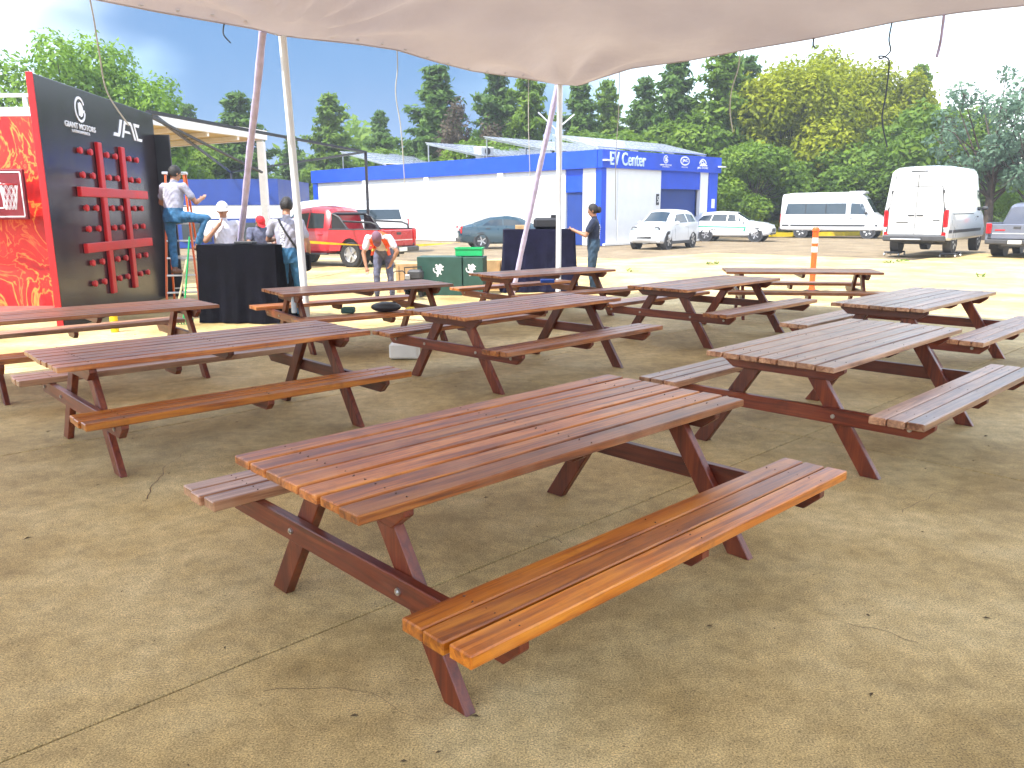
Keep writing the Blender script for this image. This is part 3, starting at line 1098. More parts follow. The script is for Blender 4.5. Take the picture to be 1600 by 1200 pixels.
# ================================================================ FLAME WALL AND BASKETBALL BOARD
fw = empty('flame_wall', (-12.0, 15.0, 0), 0, 'red wall printed with flames beside the black game board', 'printed wall')
b = MB(); b.box((0, 0, 1.68), (7.4, 0.12, 3.36)); b.build('printed_board', M['flame'], fw)
b = MB(); b.box((0, 0.05, 3.45), (7.6, 0.2, 0.16), ch=0.01)
for i in range(9): b.box((-3.4 + i * 0.85, 0.05, 3.62), (0.06, 0.06, 0.2))
b.box((0, 0.05, 3.74), (7.6, 0.08, 0.06)); b.build('top_rail', M['white_metal'], fw)
b = MB(); b.box((0.0, -1.3, 0.012), (7.4, 2.4, 0.02)); b.build('floor_mat', M['dirt'], fw)
bb = empty('basketball_board', (-8.85, 14.55, 0), 0, 'dark red basketball backboard with white lines and net on the flame wall', 'backboard')
b = MB(); b.box((-0.3, 0.0, 2.02), (1.3, 0.06, 0.86), ch=0.01); b.build('backboard', mat('maroon_board', (0.20, 0.012, 0.02), 0.4), bb)
b = MB()
for (w, h, cz, cx) in ((1.2, 0.76, 2.02, -0.3), (0.75, 0.42, 2.0, -0.42), (0.42, 0.26, 1.97, -0.5)):
    t_ = 0.022
    for zz in (-h / 2, h / 2): b.box((cx, -0.035, cz + zz), (w, 0.008, t_))
    for xx in (-w / 2, w / 2): b.box((cx + xx, -0.0352, cz), (t_, 0.008, h - t_))
b.build('board_lines', M['letter'], bb)
round_logo(bb, -0.28, 2.28, 0.07, -0.034)
b = MB(); b.box((-.3, 0.2, 2.0), (0.5, 0.34, 0.3)); b.build('bracket', M['black'], bb)


def net(parent, cx, cy, cz, r):
    mb = MB()
    mb.tube([(cx + r * math.cos(a), cy + r * math.sin(a), cz) for a in np.linspace(0, 2 * math.pi, 20)], 0.012, 6)
    o = mb.build('hoop', M['red_paint'], parent, smooth=50)
    mb = MB()
    for i in range(10):
        for s in (1, -1):
            P = []
            for k in range(7):
                f = k / 6
                a = 2 * math.pi * i / 10 + s * f * 1.2
                rr_ = r * (1 - 0.42 * f)
                P.append((cx + rr_ * math.cos(a), cy + rr_ * math.sin(a), cz - 0.42 * f))
            mb.tube(P, 0.006, 4)
    mb.build('net', M['letter'], o)


net(bb, -0.34, -0.30, 1.92, 0.22)
net(bb, 0.22, -0.28, 2.18, 0.14)

# ================================================================ BLACK FRAME, CARPORT, BLUE WALL
fr = empty('black_frame', (-7.35, 17.2, 0), 0, 'thin black metal frame of posts and bars behind the workers', 'metal frame')
o0 = Vector((-7.35, 17.2, 0))
posts = [Vector((-7.35, 17.2, 0)), Vector((-5.0, 28.9, 0)), Vector((-14.2, 42.3, 0))]
H = 3.72
for p in posts:
    b = MB(); b.box(p - o0 + Vector((0, 0, H / 2)), (0.09, 0.09, H)); b.build('post', M['black'], fr)
for a, c in ((0, 1), (1, 2), (2, 0)):
    b = MB(); b.beam(posts[a] - o0 + Vector((0, 0, H - .02)), posts[c] - o0 + Vector((0, 0, H - .02)), 0.07, 0.07); b.build('top_bar', M['black'], fr)
b = MB(); b.beam((0, 0, H - 0.1), posts[1] * 0.38 + posts[0] * 0.62 - o0 + Vector((0, 0, 2.7)), 0.05, 0.05); b.build('brace', M['plastic_dark'], fr)

cp = empty('carport', (-8.6, 20.2, 0), 0, 'white open carport roof with tan ceiling behind the game board', 'carport')
c0 = Vector((-8.6, 20.2, 0))
A_, B_ = Vector((-9.8, 17.8, 3.82)), Vector((-7.35, 25.2, 3.82))
back = Vector((-7.0, 4.5, 0))
b = MB()
q = [A_ - c0, B_ - c0, B_ + back - c0, A_ + back - c0]
b.add([p + Vector((0, 0, 0.0)) for p in q] + [p + Vector((0, 0, 0.1)) for p in q], [(0, 1, 2, 3), (4, 5, 6, 7), (0, 1, 5, 4), (1, 2, 6, 5), (2, 3, 7, 6), (3, 0, 4, 7)])
b.build('ceiling', M['tan'], cp)
b = MB(); b.beam(A_ - c0 + Vector((0, 0, .12)), B_ - c0 + Vector((0, 0, .12)), 0.14, 0.26)
b.beam(B_ - c0 + Vector((0, 0, .12)), B_ + back - c0 + Vector((0, 0, .12)), 0.14, 0.26)
b.build('fascia', M['white_metal'], cp)
for i in range(1, 6):
    f = i / 6
    b = MB(); b.beam(A_.lerp(B_, f) - c0 + Vector((0, 0, -.06)), A_.lerp(B_, f) + back - c0 + Vector((0, 0, -.06)), 0.07, 0.11); b.build('joist', M['white_metal'], cp)
for p in (B_ + (A_ - B_) * 0.03, B_ + back * 0.92, A_ + back * 0.5):
    b = MB(); b.box((p.x - c0.x, p.y - c0.y, 1.87), (0.2, 0.2, 3.74)); b.build('column', M['white'], cp)

bw = empty('blue_workshop', (-16.5, 40, 0), 0, 'low blue and white workshop wall behind the seated workers', 'workshop')
b = MB(); b.box((0, 3, 0.7), (10.5, 6, 1.4)); b.build('lower_wall', M['blue_dark'], bw)
b = MB(); b.box((0, 3, 1.72), (10.52, 6.02, 0.62)); b.build('white_band', M['white'], bw)
b = MB(); b.box((0, 3, 2.65), (10.6, 6.1, 1.22)); b.build('upper_wall', M['blue_dark'], bw)
for i in range(4):
    b = MB(); b.box((-3.6 + i * 2.4, -0.03, 0.75), (1.4, 0.05, 0.9)); b.build('window', M['glass'], bw)

# ================================================================ EV CENTRE BUILDING
bd = empty('service_building', (4.307, 39.445, 0), R(44), 'white building with bright blue fascia and sign lettering', 'building')


def part(name, boxes, m, parent=None, ch=0.0):
    mb = MB()
    for c_, d_ in boxes: mb.box(c_, d_, None, ch)
    return mb.build(name, m, parent if parent is not None else bd)


FZ0, FZ1 = 3.65, 4.48
part('front_wall', [((2.55, 0.10, 1.83), (4.45, 0.2, 3.66))], M['block'])
part('front_wall', [((8.78, 0.10, 1.83), (0.75, 0.2, 3.66))], M['block'])
part('door_lintel', [((6.6, 0.14, 3.2), (3.65, 0.2, 0.92))], M['blue'])
rd = part('roller_door', [((6.58, 0.32, 1.37), (3.66, 0.04, 2.74))], M['blue_dark'])
part('door_slats', [((6.58, 0.29, 0.06 + i * 0.125), (3.64, 0.03, 0.09)) for i in range(22)], M['blue_dark'], rd)['kind'] = 'stuff'
part('door_jamb', [((4.79, 0.2, 1.37), (0.06, 0.3, 2.74))], M['blue'])
part('corner_column', [((0.13, 0.13, 1.825), (0.36, 0.36, 3.65))], M['blue'])
part('corner_column', [((9.6, 0.13, 1.825), (0.86, 0.36, 3.65))], M['blue'])
part('far_side_wall', [((9.9, 13.2, 1.83), (0.2, 25.6, 3.66))], M['block'])
part('back_wall', [((5.0, 25.9, 1.83), (9.6, 0.2, 3.66))], M['block'])
# left side: wall with doorway and pilasters
part('side_wall', [((0.1, 0.73, 1.83), (0.2, 0.85, 3.66))], M['block'])
part('side_wall', [((0.1, 13.95, 1.83), (0.2, 23.3, 3.66))], M['block'])
part('side_door_top', [((0.12, 1.725, 3.1), (0.16, 1.13, 1.1))], M['blue'])
part('side_door', [((0.16, 1.725, 1.27), (0.06, 1.13, 2.54))], M['blue_dark'])
for y in (6.85, 13.2, 19.6): part('pilaster', [((0.02, y, 1.82), (0.36, 0.42, 3.64))], M['white'])
part('corner_column', [((0.1, 25.75, 1.82), (0.4, 0.5, 3.64))], M['blue'])
part('fascia', [((5.0, -0.02, (FZ0 + FZ1) / 2), (10.3, 0.3, FZ1 - FZ0)), ((-0.02, 13.05, (FZ0 + FZ1) / 2 + 0.001), (0.3, 25.8, FZ1 - FZ0)), ((10.02, 13.05, (FZ0 + FZ1) / 2 + 0.001), (0.3, 25.8, FZ1 - FZ0)), ((5, 25.95, (FZ0 + FZ1) / 2), (10.3, 0.3, FZ1 - FZ0 - 0.01))], M['blue'])
part('roof', [((5, 13, 4.2), (9.8, 25.6, 0.12))], M['white'])
part('plinth', [((4.9, 0.05, 0.05), (9.6, 0.5, 0.1)), ((0.05, 14, 0.045), (0.5, 23, 0.09))], M['white'])
part('wall_plate', [((4.5, -0.02, 2.2), (0.22, 0.03, 0.55))], M['black'])
text_obj('wall_number', '5', 0.12, 0.3, M['letter'], bd, (4.5, -0.045, 2.2))
part('notice', [((9.62, -0.07, 2.0), (0.3, 0.03, 0.5))], M['white'])
text_obj('lettering', 'EV Center', 2.78, 0.62, M['letter_blue'], bd, (1.80, -0.19, 4.09), depth=0.04, bold=0.012)
round_logo(bd, 4.9, 4.20, 0.2, -0.172)
text_obj('lettering', 'GIANT MOTORS', 1.0, 0.075, M['letter'], bd, (4.9, -0.178, 3.92))
text_obj('lettering', 'LATINOAMERICA', 0.6, 0.05, M['letter'], bd, (4.9, -0.178, 3.83))
# oval logo
mb = MB()
n = 32
P = [(6.6 + 0.42 * math.cos(2 * math.pi * i / n), 4.18 + 0.235 * math.sin(2 * math.pi * i / n)) for i in range(n)]
mb.prism(P, 'y', -0.172, -0.182)
mb.build('oval_logo', M['letter'], bd)
mb = MB()
P = [(6.6 + 0.355 * math.cos(2 * math.pi * i / n), 4.18 + 0.165 * math.sin(2 * math.pi * i / n)) for i in range(n)]
mb.prism(P, 'y', -0.183, -0.186)
mb.build('oval_field', M['blue'], bd)
text_obj('lettering', 'JAC', 0.5, 0.18, M['letter'], bd, (6.6, -0.19, 4.18), bold=0.03)
text_obj('lettering', 'MOTORS', 0.55, 0.06, M['letter'], bd, (6.6, -0.178, 3.86))
# arch shaped logo
mb = MB()
strip(mb, arc_poly(8.3, 3.98, 0.30, 0.37, 20, 160, 18), -0.172, -0.182)
strip(mb, arc_poly(8.25, 4.1, 0.10, 0.15, 0, 360, 18), -0.172, -0.181)
mb.prism([(8.0, 4.02), (8.15, 4.1), (8.45, 4.14), (8.75, 4.0), (8.7, 3.97), (8.0, 3.97)], 'y', -0.172, -0.180)
mb.build('arch_logo', M['letter'], bd)
text_obj('lettering', 'JAC STORE', 1.0, 0.12, M['letter'], bd, (8.3, -0.178, 3.86), bold=0.01)
for x in (0.05, 9.95):
    part('flood_light', [((x, -0.34, 3.98), (0.5, 0.22, 0.07))], M['white_metal'])
mb = MB(); mb.cyl((1.25, -0.03, 0), (1.25, -0.03, 3.64), 0.03, 0.03, 8); mb.build('drain_pipe', M['white'], bd)
# roof top: tilted solar arrays, air conditioner, twin lamp
sp = MB(); sp.box((0, 0, 0), (1.52, 0.98, 0.04)); sol_me = sp.mesh('solar_panel', M['solar'])
sf = MB()
for s_ in (-1, 1):
    sf.box((s_ * 0.755, 0, 0.004), (0.04, 1.0, 0.046)); sf.box((0, s_ * 0.485, 0.004), (1.47, 0.04, 0.046))
for k_ in (-0.38, 0.0, 0.38): sf.box((k_, 0, 0.012), (0.014, 0.93, 0.03))
sfr_me = sf.mesh('panel_frame', M['alu'])
for (y0, rows, lab) in ((0.4, 3, 'front'), (3.5, 5, ''), (8.6, 5, ''), (17.8, 5, '')):
    rk = MB()
    L = rows * 1.0
    tilt = 1.0 / 5 * (5 / max(rows, 4))
    for xx in (0.3, 3.3, 6.4, 9.4):
        rk.box((xx, y0 + 0.1, 4.42), (0.06, 0.06, 0.34))
        rk.box((xx, y0 + L - 0.15, 4.27 + (0.28 + L * tilt) / 2), (0.06, 0.06, 0.28 + L * tilt))
        rk.beam((xx, y0, 4.55), (xx, y0 + L, 4.55 + L * tilt), 0.05, 0.07)
    rk.build('solar_rack', M['alu'], bd)
    for i in range(6):
        for j in range(rows):
            yy = y0 + 0.5 + j
            o = link('solar_panel', sol_me, None, bd, (0.95 + i * 1.56, yy, 4.63 + (yy - y0) * tilt), (math.atan(tilt), 0, 0))
            link('panel_frame', sfr_me, None, o)
b = MB(); b.box((1.2, 9.6, 4.95), (1.0, 0.6, 0.5), ch=0.03); b.box((1.2, 9.6, 4.5), (0.8, 0.5, 0.45))
o = b.build('air_conditioner', M['white'], bd)
b = MB(); b.lathe([(0.2, -0.02), (0.2, 0.0), (0.02, 0.0)], (1.2, 9.28, 4.95), 'y', 16); b.build('fan_grille', M['plastic_dark'], o)
b = MB(); b.cyl((3.3, 6.0, 4.2), (3.3, 6.0, 6.0), 0.05); b.cyl((3.3, 6.0, 6.0), (2.5, 6.6, 6.9), 0.035); b.cyl((3.3, 6.0, 6.0), (4.1, 5.4, 6.8), 0.035)
b.build('forked_mast', M['white_metal'], bd)

# yellow kerb with planting
kb = MB(); kb.prism([(0, 0), (0.3, 0), (0.27, 0.26), (0.03, 0.26)], 'x', 0, 16.0)
kerb = kb.build('kerb', M['yellow'], None, loc=(15.8, 51.4, -0.03), rot=(0, 0, R(12)))
tag(kerb, 'bright yellow painted kerb before the planting strip', 'kerb')


# ================================================================ VEHICLES
def lerp_st(st, x):
    xs = [q[0] for q in st]
    return [float(np.interp(x, xs, [q[i] for q in st])) for i in range(1, 7)]


class Body:
    """lofted car body. stations: (x, zbottom, zbelt, ztop, half width, half width at belt, half width at top)"""
    def __init__(s, st): s.st = st

    def section(s, x):
        zb, zt, zr, wm, wt, wr = lerp_st(s.st, x)
        zm = zb + 0.5 * (zt - zb)
        r = min(0.10, max(0.012, (zr - zt) * 0.35))
        return [(0, zb), (wm - 0.08, zb), (wm - 0.02, zb + 0.07), (wm, zm), (wt + 0.3 * (wm - wt), zt - 0.06 * (zt - zb)), (wt, zt), (wr, zr - r), (wr - r * 0.9, zr - r * 0.15), (wr * 0.5, zr + 0.012), (0, zr + 0.018)]

    def mesh(s, name, m, parent, extra=3):
        xs = []
        st = s.st
        for i in range(len(st) - 1):
            n = extra if st[i + 1][0] - st[i][0] > 0.3 else 1
            for k in range(n): xs.append(st[i][0] + (st[i + 1][0] - st[i][0]) * k / n)
        xs.append(st[-1][0])
        mb = MB()
        rings = []
        for x in xs:
            h = s.section(x)
            rings.append([(x, y, z) for y, z in h] + [(x, -y, z) for y, z in h[-2:0:-1]])
        n = len(rings[0])
        for r in rings: mb.v += r
        for i in range(len(rings) - 1):
            for k in range(n):
                mb.f.append((i * n + k, i * n + (k + 1) % n, (i + 1) * n + (k + 1) % n, (i + 1) * n + k))
        mb.f.append(tuple(range(n)))
        mb.f.append(tuple(range((len(rings) - 1) * n, len(rings) * n)))
        mb.m = [0] * len(mb.f)
        return mb.build(name, m, parent, smooth=33)

    def y_at(s, x, z):
        h = s.section(x)
        zs = [q[1] for q in h[1:8]]
        return float(np.interp(z, zs, [q[0] for q in h[1:8]]))

    def z_top(s, x):
        return s.section(x)[-1][1]

    def side(s, name, poly, m, parent, side, off=0.006, th=0.02, sub=6):
        """patch on the body side; poly = quad (x,z) x4: bottom rear, bottom front, top front, top rear"""
        a, b, c, d = [Vector(p) for p in poly]
        g = []
        for i in range(sub + 1):
            u = i / sub
            lo, hi = a.lerp(b, u), d.lerp(c, u)
            row = []
            for j in range(4):
                p = lo.lerp(hi, j / 3)
                row.append(p)
            g.append(row)
        mb = MB()
        for o_ in (off, off - th):
            for row in g:
                for p in row: mb.v.append((p.x, side * (s.y_at(p.x, p.y) + o_), p.y))
        N = (sub + 1) * 4
        for i in range(sub):
            for j in range(3):
                k = i * 4 + j
                mb.f.append((k, k + 1, k + 5, k + 4))
                mb.f.append((N + k, N + k + 1, N + k + 5, N + k + 4))
        rim = [i * 4 for i in range(sub + 1)] + [sub * 4 + j for j in (1, 2, 3)] + [i * 4 + 3 for i in range(sub - 1, -1, -1)] + [2, 1]
        for i in range(len(rim)):
            p, q = rim[i], rim[(i + 1) % len(rim)]
            mb.f.append((p, q, N + q, N + p))
        mb.m = [0] * len(mb.f)
        return mb.build(name, m, parent, smooth=40)

    def top(s, name, x0, x1, m, parent, inset=0.05, off=0.008, th=0.02, sub=5):
        mb = MB()
        cols = 5
        for o_ in (off, off - th):
            for i in range(sub + 1):
                x = x0 + (x1 - x0) * i / sub
                h = s.section(x)
                w = h[7][0] - inset
                ys = [q[0] for q in h[7:]][::-1]
                zs = [q[1] for q in h[7:]][::-1]
                dz = (s.z_top(x + 0.02) - s.z_top(x - 0.02)) / 0.04
                nx, nz = -dz / math.hypot(dz, 1), 1 / math.hypot(dz, 1)
                for j in range(cols):
                    y = w * (j / (cols - 1) * 2 - 1)
                    mb.v.append((x + nx * o_, y, float(np.interp(abs(y), ys, zs)) + nz * o_))
        N = (sub + 1) * cols
        for i in range(sub):
            for j in range(cols - 1):
                k = i * cols + j
                mb.f.append((k, k + 1, k + cols + 1, k + cols))
                mb.f.append((N + k, N + k + 1, N + k + cols + 1, N + k + cols))
        rim = list(range(cols)) + [i * cols + cols - 1 for i in range(1, sub + 1)] + [sub * cols + j for j in range(cols - 2, -1, -1)] + [i * cols for i in range(sub - 1, 0, -1)]
        for i in range(len(rim)):
            p, q = rim[i], rim[(i + 1) % len(rim)]
            mb.f.append((p, q, N + q, N + p))
        mb.m = [0] * len(mb.f)
        return mb.build(name, m, parent, smooth=40)


wheel_cache = {}


def wheel(parent, x, y, r, w=0.2, side=1, spokes=5, rimc='rim'):
    key = (r, w, spokes, rimc)
    if key not in wheel_cache:
        mb = MB()
        h = w / 2
        mb.lathe([(r * 0.62, -h * 0.9), (r * 0.9, -h), (r * 0.985, -h * 0.75), (r, -h * 0.4), (r, h * 0.4), (r * 0.985, h * 0.75), (r * 0.9, h), (r * 0.62, h * 0.9)], (0, 0, 0), 'y', 28)
        tyre = mb.mesh('tyre', M['rubber'], smooth=40)
        mb = MB()
        mb.lathe([(r * 0.66, -h * 0.8), (r * 0.66, h * 0.86), (r * 0.60, h * 0.9), (r * 0.58, h * 0.55), (0.001, h * 0.5)], (0, 0, 0), 'y', 24)
        for i in range(spokes):
            a = 2 * math.pi * i / spokes
            mb.beam((0.02 * math.cos(a), h * 0.68, 0.02 * math.sin(a)), (r * 0.61 * math.cos(a), h * 0.78, r * 0.61 * math.sin(a)), 0.05, r * 0.16, up=(-math.sin(a), 0, math.cos(a)))
        mb.cyl((0, h * 0.5, 0), (0, h * 0.86, 0), r * 0.14, r * 0.12, 12)
        rim = mb.mesh('rim', M[rimc], smooth=40)
        wheel_cache[key] = (tyre, rim)
    t, rm = wheel_cache[key]
    o = link('wheel', t, None, parent, (x, y, r), (0, 0, 0 if side > 0 else math.pi))
    link('rim', rm, None, o)


def arch(parent, body, x, r, side, m='plastic_dark'):
    mb = MB()
    y = body.y_at(x, r * 1.2)
    mb.cyl((x, side * (y - 0.25), r), (x, side * (y + 0.004), r), r * 1.16, r * 1.16, 24)
    mb.build('wheel_arch', M[m], parent, smooth=30)


def bx(name, c, d, m, parent, ch=0.0):
    b = MB()
    b.box(c, d, None, ch)
    return b.build(name, M[m] if isinstance(m, str) else m, parent)


def car(name, lab, cat, x, y, heading, st, wins, ws, rear, wheels, r, m, group=None, z=0.0, rimc='rim', plastic=True):
    t = empty(name, (x, y, z), R(90 - heading), lab, cat, group)
    B = Body(st)
    B.mesh('body', M[m], t)
    for s in (1, -1):
        for w in wins: B.side('window', w, M['glass'], t, s)
        for xx in wheels:
            arch(t, B, xx, r, s)
            wheel(t, xx, s * (B.y_at(xx, r) - 0.09), r, 0.22, s, rimc=rimc)
        # door seams and handles
    if ws: B.top('windscreen', ws[0], ws[1], M['glass'], t)
    if rear: B.top('rear_window', rear[0], rear[1], M['glass'], t)
    return t, B


def mirror(t, B, x, z, m):
    for s in (1, -1):
        mb = MB()
        y = B.y_at(x, z)
        mb.sphere((x, s * (y + 0.12), z + 0.03), (0.07, 0.11, 0.075), 10, 7)
        mb.beam((x, s * (y - 0.02), z), (x, s * (y + 0.08), z + 0.01), 0.04, 0.03)
        mb.build('mirror', M[m], t, smooth=50)


def seam(t, B, x, z0, z1, s):
    B.side('door_seam', [(x - 0.006, z0), (x + 0.006, z0), (x + 0.006, z1), (x - 0.006, z1)], M['plastic_dark'], t, s, 0.002, 0.01, 1)


def handle(t, B, x, z, s, m='plastic_dark'):
    y = B.y_at(x, z)
    bx('door_handle', (x, s * (y + 0.012), z), (0.2, 0.03, 0.035), m, t, 0.008)


# ---- white small electric car in front of the shutter
ST_EV = [(-2.02, .42, .78, .84, .66, .62, .52), (-1.95, .28, .98, 1.12, .80, .78, .60), (-1.75, .24, 1.02, 1.44, .86, .81, .60), (-1.2, .2, 1.02, 1.54, .87, .83, .62), (-.2, .2, 1.0, 1.57, .87, .83, .62), (.35, .2, .99, 1.5, .87, .83, .62),
         (1.05, .2, .97, 1.04, .87, .80, .66), (1.6, .22, .88, .93, .85, .76, .6), (1.92, .26, .74, .8, .76, .66, .5), (2.02, .36, .62, .66, .62, .54, .42)]
t, B = car('compact_car', 'small rounded white electric car parked before the blue shutter', 'car', 6.95, 37.2, 217, ST_EV,
           [[(-1.62, 1.06), (-.78, 1.04), (-.72, 1.40), (-1.45, 1.34)], [(-.68, 1.04), (.62, 1.03), (.22, 1.36), (-.62, 1.40)]], (0.42, 1.0), (-1.93, -1.78), (-1.25, 1.28), .33, 'white_car')
t.scale = (.97, 1.0, 1.08)
mirror(t, B, .62, 1.0, 'white_car')
for s in (1, -1):
    mb = MB(); mb.sphere((1.84, s * .54, .74), (.10, .125, .125), 14, 9); o = mb.build('headlight', M['lamp_grey'], t, smooth=60)
    mb = MB(); mb.lathe([(.165, -.06), (.165, .03), (.118, .05)], (1.84, s * .54, .74), 'x', 20); mb.build('light_ring', M['plastic_dark'], o)
    bx('sill', (0, s * .845, .25), (2.2, .05, .12), 'plastic_dark', t)
    seam(t, B, -.70, .4, 1.0, s); seam(t, B, .66, .4, .98, s); handle(t, B, -.5, .9, s, 'white_car')
bx('grille', (1.995, 0, .46), (.05, .75, .14), 'plastic_dark', t, .02)
bx('plate', (2.02, 0, .62), (.03, .4, .1), 'plate', t)

# ---- dark fastback sedan
ST_SED = [(-2.38, .42, .82, .86, .70, .66, .56), (-2.28, .28, .96, 1.0, .86, .80, .66), (-1.75, .22, .99, 1.14, .92, .86, .66), (-.9, .2, .99, 1.40, .93, .87, .62), (-.1, .2, .97, 1.47, .93, .87, .62), (.45, .2, .96, 1.38, .93, .87, .62),
          (1.3, .2, .93, .97, .92, .85, .72), (2.0, .22, .80, .84, .88, .80, .66), (2.3, .3, .68, .72, .78, .70, .55), (2.38, .4, .6, .62, .66, .6, .5)]
t, B = car('fastback_car', 'dark teal fastback car parked along the white building wall', 'car', -.15, 38.6, 78, ST_SED,
           [[(-1.35, 1.03), (-.42, 1.02), (-.40, 1.31), (-.95, 1.27)], [(-.36, 1.02), (.75, 1.0), (.25, 1.27), (-.34, 1.31)]], (.52, 1.22), (-1.7, -.98), (-1.4, 1.45), .34, 'dark_car')
mirror(t, B, .75, 1.0, 'dark_car')
for s in (1, -1):
    bx('tail_light', (-2.30, s * .66, .84), (.12, .3, .34), 'lamp_red', t, .03)
    seam(t, B, -.38, .4, 1.0, s); seam(t, B, .8, .4, .96, s); handle(t, B, -.2, .88, s); handle(t, B, -1.1, .9, s)
bx('tail_light', (-2.385, 0, .84), (.03, 1.2, .06), 'lamp_red', t)
bx('plate', (-2.39, 0, .62), (.03, .45, .13), 'plate', t)
bx('bumper', (-2.33, 0, .38), (.12, 1.5, .2), 'plastic_dark', t, .03)

# ---- white crossover with a green stripe
ST_SUV = [(-2.15, .45, .85, .95, .72, .66, .56), (-2.05, .32, 1.02, 1.30, .86, .82, .62), (-1.7, .28, 1.04, 1.50, .90, .85, .63), (-.6, .26, 1.02, 1.58, .9, .85, .64), (.2, .26, 1.0, 1.53, .9, .85, .64),
          (1.0, .26, .99, 1.05, .9, .83, .68), (1.7, .28, .92, .97, .88, .78, .62), (2.05, .34, .78, .84, .78, .68, .52), (2.15, .42, .66, .7, .66, .58, .45)]
W_SUV = [[(-1.75, 1.08), (-1.1, 1.06), (-1.0, 1.40), (-1.5, 1.36)], [(-1.05, 1.06), (-.22, 1.05), (-.2, 1.42), (-.95, 1.41)], [(-.16, 1.05), (.75, 1.03), (.2, 1.38), (-.14, 1.42)]]
t, B = car('striped_car', 'white car with green side stripe beside the building corner', 'car', 12.2, 45.0, 118, ST_SUV, W_SUV, (.28, .95), (-2.02, -1.75), (-1.3, 1.35), .34, 'white_car')
mirror(t, B, .7, 1.02, 'white_car')
for s in (1, -1):
    B.side('stripe', [(-1.7, .74), (.75, .70), (.8, .76), (-1.7, .80)], M['green_stripe'], t, s, .004, .01)
    B.side('stripe', [(.72, .52), (.80, .52), (.86, .74), (.78, .76)], M['green_stripe'], t, s, .005, .01)
    bx('headlight', (1.97, s * .58, .78), (.2, .26, .14), 'lamp_clear', t, .03)
    seam(t, B, -.2, .4, 1.0, s); seam(t, B, .8, .4, .98, s)
    text_obj('door_lettering', 'JAC', .4, .12, M['plastic_dark'], t, (-.9, s * (B.y_at(-.9, .6) + .008), .6), (math.pi / 2, 0, math.pi if s > 0 else 0))
bx('grille', (2.13, 0, .58), (.06, .9, .22), 'plastic_dark', t, .03)
bx('bumper', (2.08, 0, .4), (.16, 1.3, .12), 'plastic_dark', t, .03)

# ---- vans
ST_VAN = [(-2.98, .48, 1.30, 2.56, .95, .94, .78), (-2.93, .45, 1.32, 2.66, .985, .97, .82), (-2.4, .42, 1.32, 2.75, 1.0, .985, .84), (.9, .42, 1.30, 2.76, 1.0, .985, .84), (1.45, .42, 1.28, 2.64, 1.0, .98, .80),
          (1.75, .42, 1.26, 2.35, 1.0, .97, .76), (2.25, .42, 1.22, 1.42, .99, .93, .78), (2.7, .42, 1.08, 1.14, .95, .85, .70), (2.92, .44, .9, .95, .86, .74, .6), (3.0, .5, .75, .78, .75, .65, .5)]


